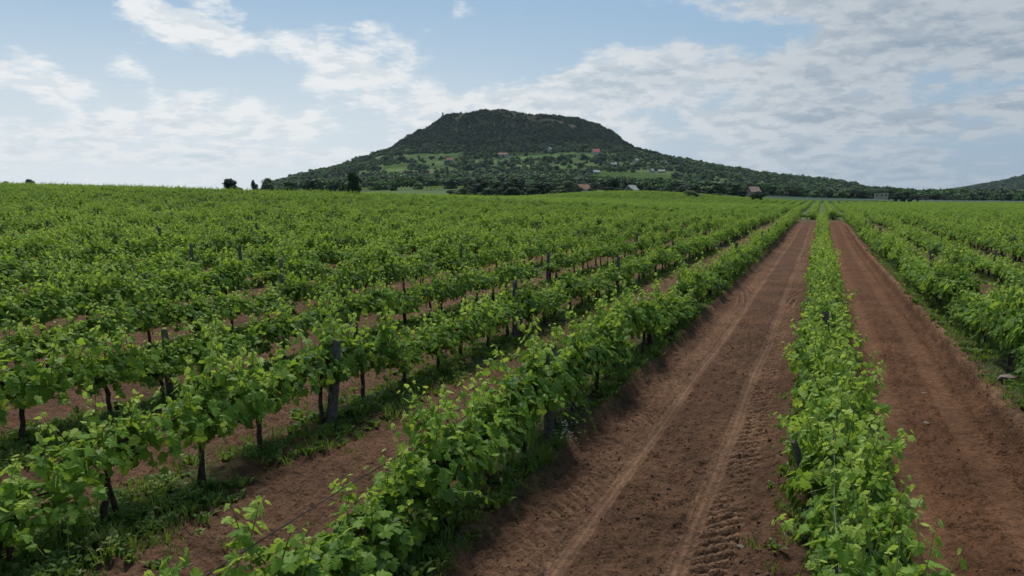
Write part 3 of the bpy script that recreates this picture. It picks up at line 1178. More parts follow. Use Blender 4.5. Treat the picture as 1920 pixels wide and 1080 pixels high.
# the next block beyond the headland
P2, R2, S2, I2 = [], [], [], []
for k in range(-108, 120):
    x0 = (1.7 + 3.06 * k) * KX
    r = random.Random(5000 + k)
    y = BLOCK2 + r.uniform(0, 2)
    while y < 345:
        f, s = x0 * FW[0] + y * FW[1], x0 * RT[0] + y * RT[1]
        px = 960 + F_PX * s / max(f, 1)
        lim_d = 330 if px < 1330 else 292
        if f < lim_d and abs(s) < 0.74 * f and f > 0 and (y > 150 or x0 > -95):
            sz = r.uniform(0.85, 1.2)
            P2.append((x0 + r.gauss(0, 0.08), y, 0))
            R2.append((0, 0, r.choice((0, math.pi)) + r.gauss(0, 0.1)))
            S2.append((r.uniform(1.35, 1.8), 1.25, sz * (1.4 if y < BLOCK2 + 5 else 1.1)))
            I2.append(N_MID + r.randrange(8))
        y += r.uniform(1.05, 1.45)
# the cross row along the headland
r = random.Random(61)
for xx in np.arange(-75, 9, 0.95):
    P2.append((xx + r.gauss(0, 0.1), BLOCK2 + r.gauss(0, 0.25), 0))
    R2.append((0, 0, math.pi / 2 + r.gauss(0, 0.2)))
    S2.append((r.uniform(1.0, 1.4), 1.2, r.uniform(0.9, 1.3)))
    I2.append(N_MID + r.randrange(8))
P2 = np.array(P2)
P2[:, 2] = land(P2[:, 0], P2[:, 1])
o = scatter('grapevine_foliage', P2, R2, S2, I2, C_VINES)
tag(o, 'farther block of grapevine rows across the grassy headland', 'vineyard', kind='stuff')

# ------------------------------------------------------------------ trees
def crown_mesh(name, seed, mat, faces=900, leaf=0.16, lobes=10, tall=1.0, wide=0.5, hi_tint=0.0):
    """a crown of many small leaf clumps on overlapping boughs, unit height from 0.18 to 1, with gaps between the boughs"""
    r = np.random.default_rng(seed)
    L = []
    for i in range(lobes):
        a = r.uniform(0, 2 * math.pi)
        zz = r.uniform(0.20, 0.84)
        reach = wide * (1 - abs(zz - 0.42) * 1.1) * r.uniform(0.35, 0.95)
        L.append((np.array([math.cos(a) * reach * 0.72, math.sin(a) * reach * 0.72, zz]), r.uniform(0.11, 0.21) * (wide / 0.5) ** 0.5))
    L.append((np.array([r.normal(0, 0.05), r.normal(0, 0.05), 0.80]), 0.17))
    L.append((np.array([r.normal(0, 0.05), r.normal(0, 0.05), 0.50]), 0.24))
    L.append((np.array([r.normal(0, 0.05), r.normal(0, 0.05), 0.30]), 0.24 * wide / 0.5))
    vol = np.array([l[1] ** 2 for l in L])
    pick = r.choice(len(L), faces, p=vol / vol.sum())
    d = r.normal(0, 1, (faces, 3))
    d[:, 2] += 0.25
    d /= np.linalg.norm(d, axis=1, keepdims=True)
    c = np.array([l[0] for l in L])[pick]
    rad = np.array([l[1] for l in L])[pick]
    p = c + d * (rad * r.uniform(0.68, 1.10, faces))[:, None] * np.array([1, 1, 0.9])
    nrm = d + r.normal(0, 0.5, (faces, 3))
    tip = r.normal(0, 1, (faces, 3)) + np.array([0, 0, -0.4])
    tint = np.clip(0.42 + 0.16 * r.normal(0, 1, len(L))[pick] + r.normal(0, 0.12, faces) + hi_tint, 0, 1)
    size = leaf * r.uniform(0.6, 1.25, faces)
    V, F, T = place_leaves(p - 0.0, nrm, tip, size, tint, False)
    return mesh_np(name, V, F, mat, False, {'tint': ('FLOAT', T)}), L


def tree_trunk(name, L, seed):
    r = random.Random(seed)
    mb = MB()
    top = 0.55
    bx, by = r.uniform(-0.03, 0.03), r.uniform(-0.03, 0.03)
    mb.tube([(0, 0, -0.04), (bx * 0.4, by * 0.4, 0.15), (bx, by, 0.35), (bx * 1.2, by * 1.2, top)], [0.040, 0.030, 0.022, 0.012], 7)
    for c, rad in L[:8]:
        z0 = r.uniform(0.2, 0.42)
        mid = (c[0] * 0.5, c[1] * 0.5, z0 + (c[2] - z0) * 0.6)
        mb.tube([(bx, by, z0), mid, tuple(c)], [0.014, 0.010, 0.005], 5)
    return mb.mesh(name, M_TRUNK, True)


KINDS_T = {}
for nm, mat, n, kw in (('green', M_TREE, 4, {}), ('dark', M_DTREE, 4, {}), ('grey', M_GTREE, 2, {'wide': 0.6}), ('bush', M_DTREE, 3, {'wide': 0.62, 'lobes': 14})):
    KINDS_T[nm] = []
    for i in range(n):
        cm, L = crown_mesh('crown', hash(nm) % 7 + 400 + i * 13 + len(nm) * 101, mat, faces=1500, leaf=0.075, **kw)
        KINDS_T[nm].append((cm, tree_trunk('trunk', L, i)))


def tree(px, dist, top_py, wpx, kind, label, group=None, name='tree', base_min=1.5):
    """a tree at a bearing and distance; its height from how far it stands above the land there"""
    p = spot(px, dist)
    z0 = lz(p[0], p[1])
    top = CAM_H + (372 - top_py) / F_PX * dist
    h = max(base_min, top - z0 + 0.1)
    w = wpx / F_PX * dist
    r = random.Random(int(px * 7 + dist))
    e = bpy.data.objects.new(name, None)
    COL.objects.link(e)
    e.location = (p[0], p[1], z0 - 0.05)
    e.rotation_euler = (0, 0, r.uniform(0, 6.28))
    tag(e, label, 'shrub' if name == 'shrub' else 'tree', group)
    cm, tm = r.choice(KINDS_T[kind])
    k = {'grey': 1.15, 'bush': 1.2}.get(kind, 1.0)
    S = Matrix.Diagonal((w / k, w / k, h, 1))
    obj('trunk', tm, e, S)
    obj('crown', cm, e, S)
    return e


tree(665, 142, 320, 40, 'bush', 'dark dense tree standing alone on the crest of the vineyard')
tree(438, 230, 334, 46, 'dark', 'dark round tree behind the vineyard crest, apart from the others')
tree(481, 300, 337, 22, 'dark', 'small dark tree behind the crest beside a slim conifer')
tree(505, 520, 333, 40, 'green', 'tree at the foot of the wooded slope where it meets the crest')
tree(545, 560, 338, 44, 'green', 'rounded tree at the wood edge above the pale trellis strip')
tree(1418, 268, 358, 34, 'bush', 'dark round tree alone at the meadow edge below the pink roofed house')
tree(1293, 258, 356, 44, 'grey', 'grey green shrubby tree at the edge of the domed vineyard')
tree(1328, 470, 338, 120, 'green', 'broad light green tree mass beside the domed vineyard')
tree(1290, 455, 346, 70, 'dark', 'dark spreading tree behind the grey green shrub')
tree(1370, 480, 341, 62, 'green', 'bright green rounded tree between the domed vineyard and the pink roofed house')
tree(1388, 410, 356, 30, 'bush', 'low bush in front of the pink roofed house', name='shrub')
tree(1082, 405, 347, 26, 'bush', 'bush hiding the foot of the orange roofed house', name='shrub')
tree(1108, 400, 351, 26, 'dark', 'low tree at the corner of the orange roofed house')
tree(1178, 405, 351, 24, 'bush', 'bush before the white gabled house', name='shrub')
tree(1397, 470, 350, 36, 'green', 'small fresh green tree close to the pink roofed house')
tree(1342, 380, 362, 44, 'bush', 'low dark bush in front of the broad light green tree', name='shrub')
tree(1150, 395, 333, 46, 'bush', 'dark round tree above the orange roofed white house')
tree(1140, 352, 350, 40, 'bush', 'dark tree between the two white houses')
tree(1160, 345, 352, 36, 'dark', 'dark narrow tree beside the gap between the white houses')
tree(1215, 352, 348, 40, 'bush', 'dark bushy tree just past the white gabled house')
tree(1240, 360, 351, 46, 'dark', 'dark tree on the far side of the domed vineyard')
tree(1066, 345, 338, 40, 'grey', 'brownish half bare tree in front of the orange roofed house')
for i, (px, d, ty, w) in enumerate([(868, 352, 352, 40), (890, 360, 344, 52), (905, 350, 338, 50), (928, 372, 336, 56), (950, 345, 340, 52), (972, 352, 331, 62), (995, 366, 336, 54), (1012, 345, 342, 52), (1032, 358, 341, 52), (1050, 348, 349, 46), (850, 368, 356, 36), (960, 335, 350, 50), (915, 338, 352, 46), (1000, 335, 352, 46)]):
    tree(px, d, ty, w, ('green', 'bush', 'dark')[i % 3], 'dark green tree in the grove behind the vineyard', 'grove behind the vineyard')
r_ = random.Random(5)
px = 1440
while px < 1790:
    d = r_.uniform(500, 560)
    top = np.interp(px, [1440, 1500, 1560, 1610, 1650, 1665, 1690, 1720, 1780], [346, 352, 357, 356, 358, 354, 360, 362, 366]) + r_.uniform(-3, 3)
    if not 1632 < px < 1666:
        tree(px, d, top, r_.uniform(26, 42), r_.choice(['dark', 'green', 'dark', 'bush']), 'tree in the long treeline at the far end of the lanes', 'treeline at the far end of the lanes')
    px += r_.uniform(11, 19)
for px, d, ty, w in [(1650, 620, 355, 34), (1640, 610, 356, 30), (1662, 600, 355, 26)]:
    tree(px, d, ty, w, 'dark', 'dark tree right behind the beige house', 'trees behind the beige house')
px = 1735
while px < 1935:
    d = r_.uniform(620, 700)
    tree(px, d, np.interp(px, [1735, 1800, 1850, 1935], [367, 364, 358, 352]) + r_.uniform(-2, 3), r_.uniform(30, 48), r_.choice(['dark', 'green', 'green']), 'tree at the edge of the plain below the distant hill', 'trees below the distant hill')
    px += r_.uniform(14, 24)
# low bushes on the crest of the sloping field
for px, d, ty, w in [(66, 205, 336, 24), (20, 205, 340, 16)]:
    tree(px, d, ty, w, 'bush', 'low bush poking above the crest of the sloping vineyard', 'bushes on the vineyard crest', name='shrub', base_min=1.2)

# woods on the hills
FOREST = []
for i in range(8):
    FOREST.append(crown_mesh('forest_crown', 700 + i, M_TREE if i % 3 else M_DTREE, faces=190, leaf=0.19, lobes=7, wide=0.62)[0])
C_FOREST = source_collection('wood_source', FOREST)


def wood(name, n, gen, label, hmin, hmax):
    x, y, hs = gen(n)
    z = land(x, y)
    m = len(x)
    h = RNG.uniform(hmin, hmax, m) * hs
    w = h * RNG.uniform(1.0, 1.6, m)
    o = scatter(name, np.stack([x, y, z - h * 0.22], 1), np.stack([np.zeros(m), np.zeros(m), RNG.uniform(0, 6.28, m)], 1), np.stack([w, w, h], 1), np.where(RNG.random(m) < (hs < 0.7) * 0.85, RNG.integers(0, 3, m) * 3, RNG.integers(0, 8, m)), C_FOREST)  # small upper-face crowns mostly take dark leaf, cloud shade put into their colour
    tag(o, label, 'wood', kind='stuff')
    return m


def gen_hill(n):
    u = RNG.uniform(-1300, 1250, n)
    v = RNG.uniform(-1430, 160, n)
    rho = np.hypot(u, v)
    x = u * RT[0] + (v + HILL_D) * FW[0]
    y = u * RT[1] + (v + HILL_D) * FW[1]
    m, _c = in_clear(x, y, 1.06)
    hedge = fbm(x / 38, y / 38, 91, 3)
    d = np.where(rho < 140, 0.5 * (fbm(x / 50, y / 50, 92, 2) > 0.5), np.where(rho < 380, 1.0, np.where(rho < 900, 0.22 + 0.50 * sstep(0.40, 0.52, hedge), 0.10 + 0.8 * sstep(0.44, 0.54, hedge))))
    dist = np.hypot(x, y)
    keep = (RNG.random(n) < d) & (m < 0.3) & (rho < 1385) & (dist > 470) & (np.abs(u) < 0.78 * (v + HILL_D))
    low = sstep(60, 280, u) * sstep(760, 900, rho)
    keep &= u / np.maximum(v + HILL_D, 50) > -0.335
    keep &= (RNG.random(n) > low * 0.55)
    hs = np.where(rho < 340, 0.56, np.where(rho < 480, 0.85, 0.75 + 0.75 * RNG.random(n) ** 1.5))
    return x[keep], y[keep], hs[keep]


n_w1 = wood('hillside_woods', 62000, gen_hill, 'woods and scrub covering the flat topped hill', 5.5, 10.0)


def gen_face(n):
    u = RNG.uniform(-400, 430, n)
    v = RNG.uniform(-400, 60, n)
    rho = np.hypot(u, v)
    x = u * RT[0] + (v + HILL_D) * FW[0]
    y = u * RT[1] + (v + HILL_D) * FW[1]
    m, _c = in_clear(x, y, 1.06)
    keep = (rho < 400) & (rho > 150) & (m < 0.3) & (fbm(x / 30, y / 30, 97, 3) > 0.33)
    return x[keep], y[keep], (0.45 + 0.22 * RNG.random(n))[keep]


wood('cliff_woods', 17000, gen_face, 'dense dark wood on the steep upper face of the hill', 5.5, 10.0)  # mostly dark-leaf crowns, painted stand-in for cloud shade on the face


def gen_far(n):
    u = RNG.uniform(-950, 300, n)
    v = RNG.uniform(-950, 100, n)
    k = np.hypot(u, v) < 960
    x = _rhc[0] + u * RT[0] + v * FW[0]
    y = _rhc[1] + u * RT[1] + v * FW[1]
    s = x * RT[0] + y * RT[1]
    f = x * FW[0] + y * FW[1]
    k &= s < 0.76 * f
    return x[k], y[k], np.ones(k.sum())


n_w2 = wood('distant_woods', 9000, gen_far, 'woods covering the distant hill at the edge of the plain', 9, 14)


def gen_plain(n):
    px = RNG.uniform(1380, 1980, n)
    d = RNG.uniform(640, 1500, n)
    p = FW[None] * d[:, None] + RT[None] * ((px - 960) / F_PX * d)[:, None]
    return p[:, 0], p[:, 1], np.ones(n)


n_w3 = wood('plain_woods', 5000, gen_plain, 'belt of woods on the plain between the two hills', 6, 10)

# ------------------------------------------------------------------ far trellis field and hill vineyard rows
def post_row_mesh():
    mb = MB()
    for i in range(5):
        mb.box((0, i * 4.0, 0.8), (0.12, 0.12, 1.6))
    return mb.mesh('far_posts', M_PALEPOST)


M_PALEPOST = simple_mat('pale_concrete_post', (0.34, 0.34, 0.32), (0.44, 0.44, 0.42), 3, 0.9)
C_TREL = source_collection('trellis_source', [post_row_mesh()] + FARV[:4])
pt, rt, st, it = [], [], [], []
ang = math.atan((1690 - 960) / F_PX) - YAW
dirv = np.array([math.sin(ang), math.cos(ang)])
nrmv = np.array([dirv[1], -dirv[0]])
o0 = spot(1640, 300)
for k in range(-46, 60):
    for j in range(0, 34):
        p = o0 + nrmv * k * 3.6 + dirv * j * 6.0
        f, s = p @ FW, p @ RT
        pxx = 960 + F_PX * s / f
        if 1430 < pxx < 1960 and 300 < f < 490:
            if j % 3 == 0:
                pt.append((p[0], p[1], lz(p[0], p[1]))); rt.append((0, 0, -ang)); st.append((1, 1, 1)); it.append(0)
            for q in range(3):
                pq = p + dirv * q * 2.0
                pt.append((pq[0], pq[1], lz(pq[0], pq[1]))); rt.append((0, 0, -ang)); st.append((0.75, 1.8, 0.95)); it.append(1 + (j + q) % 4)
tag(scatter('trellis_vines', pt, rt, st, it, C_TREL), 'young trellised vineyard with pale posts before the far treeline', 'vineyard', kind='stuff')
pt, rt, st, it = [], [], [], []
for p0, hw, hd, a, c in CLEAR:
    if tuple(c) == C_VINE or c[2] > 0.078:
        ca, sa = math.cos(a), math.sin(a)
        for u in np.arange(-hw, hw, 3.2):
            for v in np.arange(-hd, hd, 3.0):
                q = (p0[0] + u * ca - v * sa, p0[1] + u * sa + v * ca)
                pt.append((q[0], q[1], 0)); rt.append((0, 0, a)); st.append((1.1, 2.6, 1.25)); it.append(1 + int(u + v) % 4)
pt = np.array(pt)
pt[:, 2] = land(pt[:, 0], pt[:, 1])
tag(scatter('hillside_vines', pt, rt, st, it, C_TREL), 'small vineyard plots on the lower slopes of the hill', 'vineyard', kind='stuff')


# ------------------------------------------------------------------ houses
def house(px, base_py, w, d, hwall, hroof, wall, roof, label, turn=0.0, floors=1, chimney=True, flat=False, dist=None, name='house', wing=None):
    """gabled house with walls, roof, windows, panes and a door, set on the land where the line of sight meets it"""
    if dist is None:
        p, t = hit(px, base_py, 200)
    else:
        p = spot(px, dist)
    e = bpy.data.objects.new(name, None)
    COL.objects.link(e)
    z = min(lz(p[0] + a, p[1] + b) for a in (-3, 3) for b in (-3, 3))
    e.location = (p[0], p[1], z)
    face = math.atan2(p[1], p[0]) - math.pi / 2      # long side across the view before it is turned
    e.rotation_euler = (0, 0, face + turn)
    tag(e, label, 'house')
    mb = MB()
    mb.box((0, 0, hwall / 2 - 0.5), (w, d, hwall + 1.0))
    if not flat:
        mb.poly([(-w / 2, -d / 2, hwall), (-w / 2, d / 2, hwall), (-w / 2, 0, hwall + hroof * 0.96), (w / 2, -d / 2, hwall), (w / 2, d / 2, hwall), (w / 2, 0, hwall + hroof * 0.96)],
                [(0, 2, 1), (3, 4, 5)])
    if wing:
        ww, wd, wh = wing
        mb.box((w / 2 + ww / 2 - 0.01, 0.3, wh / 2 - 0.5), (ww, wd, wh + 1))
    obj('wall', mb.mesh('wall', wall), e)
    mr = MB()
    ov = 0.35
    if flat:
        mr.box((0, 0, hwall + 0.15), (w + 0.5, d + 0.5, 0.3))
    else:
        for s in (-1, 1):
            a, b = (s * (d / 2 + ov), hwall - ov * hroof / (d / 2)), (0, hwall + hroof)
            pts = [(xx, q[0], q[1] + dz2) for xx in (-w / 2 - ov, w / 2 + ov) for q in (a, b) for dz2 in (0.03, 0.22)]
            mr.poly(pts, [(0, 1, 3, 2), (4, 6, 7, 5), (0, 4, 5, 1), (2, 3, 7, 6), (0, 2, 6, 4), (1, 5, 7, 3)])
    if wing:
        mr.box((w / 2 + ww / 2 + 0.1, 0.3, wh + 0.14), (ww + 0.4, wd + 0.4, 0.26))
    ro = obj('roof', mr.mesh('roof', roof), e)
    if chimney:
        mc = MB()
        mc.box((w * 0.22, 0.5, hwall + hroof + 0.2), (0.6, 0.6, 1.6))
        mc.box((w * 0.22, 0.5, hwall + hroof + 1.06), (0.76, 0.76, 0.14))
        obj('chimney', mc.mesh('chimney', M_PINK), ro)
    n = max(2, int(w // 2.8))
    fl = hwall / floors
    for f in range(floors):
        for i in range(n):
            x = -w / 2 + w * (i + 0.5) / n
            if f == 0 and i == n // 2:
                md = MB()
                md.box((x, -d / 2 - 0.02, 1.05), (1.0, 0.10, 2.1))
                do = obj('door', md.mesh('door', M_DOOR), e)
                mh = MB()
                mh.box((x + 0.36, -d / 2 - 0.10, 1.05), (0.05, 0.08, 0.16))
                obj('handle', mh.mesh('handle', M_WIRE), do)
                continue
            zc = f * fl + fl * 0.58
            mw = MB()
            for sx in (-1, 1):
                mw.box((x + sx * 0.60, -d / 2 - 0.03, zc), (0.10, 0.14, 1.30))
            mw.box((x, -d / 2 - 0.03, zc + 0.68), (1.30, 0.14, 0.10))
            mw.box((x, -d / 2 - 0.06, zc - 0.69), (1.40, 0.24, 0.08))
            wo_ = obj('window', mw.mesh('window', M_WHITE), e)
            mp = MB()
            mp.box((x, -d / 2 - 0.015, zc), (1.10, 0.06, 1.26))
            obj('pane', mp.mesh('pane', M_GLASS), wo_)
    if not flat:
        for s in (-1, 1):
            mw = MB()
            mw.box((s * (w / 2 + 0.02), 0, hwall + hroof * 0.30), (0.10, 1.0, 1.0))
            obj('window', mw.mesh('window', M_GLASS), e)
    return e


house(1092, 351, 8, 6, 3.0, 2.8, M_WHITE, M_ORANGE, 'white gabled house with orange tiled roof behind the half bare tree', 0.75, dist=440)
house(1182, 352, 7, 5.5, 3.0, 2.6, M_WHITE, M_PALER, 'white gabled house with pale roof above the domed vineyard', 1.0, dist=440, wing=(4, 3.5, 2.4))
house(1118, 327, 11, 8, 4.2, 3.2, M_GREYW, M_GREYR, 'dull grey house half hidden by a dark tree', 0.4)
house(1409, 364, 6, 5.5, 3.8, 2.8, M_PINK, M_PINK, 'pink roofed house among green trees beyond the vineyard', 0.55, dist=440)
house(1647, 380, 8.6, 6, 6.4, 0.3, M_CREAM, M_GREYR, 'beige two storey flat roofed house in the far treeline', 0.05, floors=2, chimney=False, flat=True, dist=520)
house(843, 303, 13, 9, 4.0, 4.6, M_CREAM, M_ORANGE, 'orange roofed house high on the left shoulder of the hill', 0.2)
house(943, 293, 18, 9, 4.6, 3.6, M_WHITE, M_ORANGE, 'long house with orange roof in the middle of the hillside', 0.0, wing=(6, 7, 3.5))
house(1117, 288, 15, 10, 5.2, 5.6, M_WHITE, M_RED, 'white house with bright red roof high on the hillside', 0.5)
house(1030, 285, 8, 8, 7.5, 4.0, M_WHITE, M_PALER, 'tall narrow white house below the dark cliff', 1.2)
house(1150, 312, 11, 8, 4.4, 3.6, M_WHITE, M_GREYR, 'whitewashed cottage on the right flank, below the red roof', 0.3)
house(1193, 305, 9, 7, 5.0, 3.6, M_WHITE, M_GREYR, 'small white house alone on the right flank of the hill', 1.0)
house(1244, 309, 10, 7, 4.6, 3.4, M_WHITE, M_PALER, 'tiny white house highest on the right hand ridge', 0.2)
house(1222, 324, 7, 6, 4.4, 3.0, M_WHITE, M_PALER, 'small white house directly above the hillside vineyard plot', 0.9)
house(1240, 324, 12, 6, 3.2, 2.6, M_CREAM, M_GREYR, 'long cream farm building above the hillside vineyard plot', 0.1)
house(1375, 347, 8, 6, 4.2, 3.2, M_CREAM, M_GREYR, 'yellowish house mostly hidden behind a bright green tree', 0.3, dist=560)
house(586, 328, 7, 6, 4.4, 3.4, M_WHITE, M_PALER, 'small white house on the far left slope of the hill', 1.1)

# lookout tower on the summit
p, t = spot(833, 1830), 0
e = bpy.data.objects.new('lookout_tower', None)
COL.objects.link(e)
e.location = (p[0], p[1], lz(p[0], p[1]) - 0.5)
tag(e, 'small lookout tower on the flat summit of the hill', 'tower')
mb = MB()
mb.box((0, 0, 4.5), (3.0, 3.0, 10.0))
obj('shaft', mb.mesh('shaft', M_GREYW), e)
mb = MB()
mb.box((0, 0, 9.8), (3.8, 3.8, 0.5))
obj('parapet', mb.mesh('parapet', M_GREYW), e)
mb = MB()
mb.poly([(-1.5, -1.5, 10.05), (1.5, -1.5, 10.05), (1.5, 1.5, 10.05), (-1.5, 1.5, 10.05), (0, 0, 13.5)], [(0, 1, 4), (1, 2, 4), (2, 3, 4), (3, 0, 4), (3, 2, 1, 0)])
obj('spire', mb.mesh('spire', M_GREYR), e)

# utility pole on the plain
p = spot(1710, 500)
e = bpy.data.objects.new('utility_pole', None)
COL.objects.link(e)
e.location = (p[0], p[1], lz(p[0], p[1]))
e.rotation_euler = (0, 0, math.atan2(p[1], p[0]) - math.pi / 2)
tag(e, 'wooden utility pole with a wide crossarm above the far treeline', 'utility pole')
mb = MB()
mb.tube([(0, 0, -0.5), (0, 0, 4), (0, 0, 8.6)], [0.19, 0.16, 0.13], 8)
obj('pole', mb.mesh('pole', M_TRUNK, True), e)
mb = MB()
mb.box((0, -0.16, 8.0), (4.6, 0.16, 0.20))
obj('crossarm', mb.mesh('crossarm', M_TRUNK), e)
for sx in (-2.1, 0.0, 2.1):
    mb = MB()
    mb.tube([(sx, -0.16, 8.1), (sx, -0.16, 8.25), (sx, -0.16, 8.42)], [0.05, 0.09, 0.05], 7)
    obj('insulator', mb.mesh('insulator', M_WHITE, True), e)

# ------------------------------------------------------------------ posts and wires
def post_mesh(seed, w=0.11, h=1.25):
    r = random.Random(seed)
    mb = MB()
    n = 9
    rings = []
    for i in range(7):
        t = i / 6
        ring = []
        for k in range(n):
            a = 2 * math.pi * k / n
            q = w / 2 * (1.05 - 0.15 * t) * (1 + 0.22 * math.sin(k * 2.3 + seed) + 0.08 * r.uniform(-1, 1))
            zz = -0.25 + (h + 0.25) * t + (r.uniform(-0.03, 0.02) if i == 6 else 0)
            ring.append((math.cos(a) * q + 0.012 * math.sin(t * 4 + seed), math.sin(a) * q, zz))
        rings.append(ring)
    pts = [p for ring in rings for p in ring]
    f = [(i * n + k, i * n + (k + 1) % n, (i + 1) * n + (k + 1) % n, (i + 1) * n + k) for i in range(6) for k in range(n)]
    f.append(tuple(6 * n + k for k in range(n)))
    mb.poly(pts, f)
    return mb.mesh('post', M_POST)


POSTS = [post_mesh(i, 0.10 + 0.012 * (i % 3), 1.24) for i in range(5)]


def post(x, y, label, h=1.0, lean=(0, 0), group=None, seed=0, w=1.0):
    o = obj('trellis_post', POSTS[seed % 5])
    o.location = (x, y, ground_z(x, y))
    o.rotation_euler = (lean[0], lean[1], seed * 1.7)
    o.scale = (w, w, h)
    tag(o, label, 'post', group or 'weathered trellis posts')
    return o


def row_y(k, base_py, base_px):
    """how far along its row a post stands, from where its foot shows"""
    return hit(base_px, base_py, 2.5)[0][1]


post(*hit(1030, 838, 2.5)[0], 'grey weathered post in the row edging the wide track, its split top above the leaves', 0.98, (0.02, 0.03), seed=1, w=1.15)
post(*hit(622, 805, 2.5)[0], 'thick grey post with bare foot in the second row beyond the wide track', 0.88, (0.03, -0.07), seed=2, w=0.95)
post(*hit(965, 640, 2.5)[0], 'slim grey post farther along the second row beyond the wide track', 0.98, (0, 0.02), seed=3)
post(*hit(322, 752, 2.5)[0], 'stout post under the tallest leafy vine in the third row', 0.80, (0.02, -0.05), seed=4, w=0.9)
post(*hit(530, 592, 2.5)[0], 'dark post beside bare soil in the fourth row beyond the wide track', 1.15, (0, 0.01), seed=0)
post(*hit(1787, 600, 2.5)[0], 'thick dark post in the row above the cut bank', 1.05, (-0.02, 0.06), seed=1, w=1.7)
post(ROW_X[0] + 0.02, 13.2, 'dark post top among the leaves between the two tracks', 0.86, (0.02, 0.02), seed=2, w=0.9)
post(ROW_X[0] - 0.03, 6.75, 'pale split post leaning in the gap between the two tracks', 0.66, (0.22, -0.34), seed=3, w=0.62)
post(*hit(362, 545, 2.5)[0], 'grey post showing above the canopy in the fifth row', 1.18, (0, 0), seed=4)
used_y = {-1: 9.5, -2: 9.0, -3: 10.0, -4: 16.0, -5: 20, 1: 17.5, 0: 13.2}
r_ = random.Random(77)
for k in list(range(-14, 0)) + list(range(1, 6)):
    y = used_y.get(k, r_.uniform(10, 17)) + 6.6
    while y < 60:
        x = ROW_X[k]
        f, s_ = x * FW[0] + y * FW[1], x * RT[0] + y * RT[1]
        if abs(s_) < 0.69 * f and r_.random() < 0.6:
            post(x, y, 'weathered post farther along the ' + ROW_TXT.get(k, 'rows beyond the bank'), r_.uniform(0.85, 1.08), (r_.gauss(0, 0.04), r_.gauss(0, 0.04)), 'posts along the ' + ROW_TXT.get(k, 'rows beyond the bank'), r_.randrange(5))
        y += 6.6 + r_.uniform(-0.5, 0.5)


def wire(k, z, x_off, y0, y1, rad, mat, label):
    mb = MB()
    pts = []
    for i, y in enumerate(np.arange(y0, y1, 1.1)):
        x = ROW_X[k] + x_off + 0.03 * math.sin(y * 0.9 + k)
        pts.append((x, y, lz(x, y) + z + 0.035 * math.sin(y * 0.95 + 2 * k) + 0.012 * math.sin(y * 3.1)))
    mb.tube(pts, rad, 5)
    tag(obj('trellis_wire', mb.mesh('trellis_wire', mat, True)), label, 'wire')


wire(0, 0.92, 0.18, 2.0, 20, 0.0015, M_WIRE, 'thin steel wire over the leaves between the two tracks')
wire(0, 0.95, 0.05, 2.0, 20, 0.0015, M_WIRE, 'second thin steel wire, nearer the wide track, in the middle row')
wire(-1, 0.90, -0.02, 0.8, 16, 0.0045, M_DWIRE, 'dark thick wire along the top of the row edging the wide track')
wire(-2, 0.62, 0.0, 1.5, 24, 0.0035, M_WIRE, 'steel wire carrying the second row beyond the wide track')
wire(-3, 0.62, 0.0, 3.0, 24, 0.0035, M_WIRE, 'steel wire carrying the third row beyond the wide track')
wire(1, 0.80, 0.0, 6.0, 26, 0.0035, M_WIRE, 'steel wire carrying the row above the cut bank')
# the broken end of wire sticking up beside the leaning post
mb = MB()
mb.tube([(0, 0, 0), (0.03, 0.10, 0.10), (0.10, 0.22, 0.16), (0.15, 0.36, 0.27)], 0.006, 5)
o = obj('dead_cane', mb.mesh('dead_cane', M_POST, True))
o.location = (ROW_X[0] + 0.02, 6.8, ground_z(ROW_X[0], 6.8) + 0.80)
tag(o, 'bare pale cane sticking out beside the leaning post', 'cane')


# ------------------------------------------------------------------ grass, weeds, clods, stones
def tuft_mesh(seed, blades=16, h=0.16, broad=False):
    r = np.random.default_rng(seed)
    V, F, T = [], [], []
    for i in range(blades):
        a = r.uniform(0, 6.28)
        rad = r.uniform(0, 0.10)
        b = np.array([math.cos(a) * rad, math.sin(a) * rad, -0.01])
        lean = np.array([math.cos(a), math.sin(a), 0]) * r.uniform(0.1, 0.8) + r.normal(0, 0.2, 3) * np.array([1, 1, 0])
        L = h * r.uniform(0.5, 1.2)
        w = (0.020 if broad else 0.006) * r.uniform(0.8, 1.4)
        sd = np.array([-math.sin(a), math.cos(a), 0]) * w
        m = b + lean * L * 0.4 + np.array([0, 0, L * 0.65])
        t = b + lean * L * 1.0 + np.array([0, 0, L * (0.75 if broad else 0.95)])
        n = len(V)
        V += [b - sd * 0.6, b + sd * 0.6, m + sd * (1.3 if broad else 0.8), m - sd * (1.3 if broad else 0.8), t]
        F += [(n, n + 1, n + 2), (n, n + 2, n + 3), (n + 3, n + 2, n + 4)]
        T += [float(np.clip(r.normal(0.35, 0.2), 0, 1))] * 5
    return mesh_np('tuft', V, np.array(F), M_GRASS, False, {'tint': ('FLOAT', T)})


C_GRASS = source_collection('grass_source', [tuft_mesh(i, 18, 0.15) for i in range(4)] + [tuft_mesh(20 + i, 14, 0.13, True) for i in range(3)])


def gz_arr(x, y):
    return land(x, y) + detail(x, y)[0]


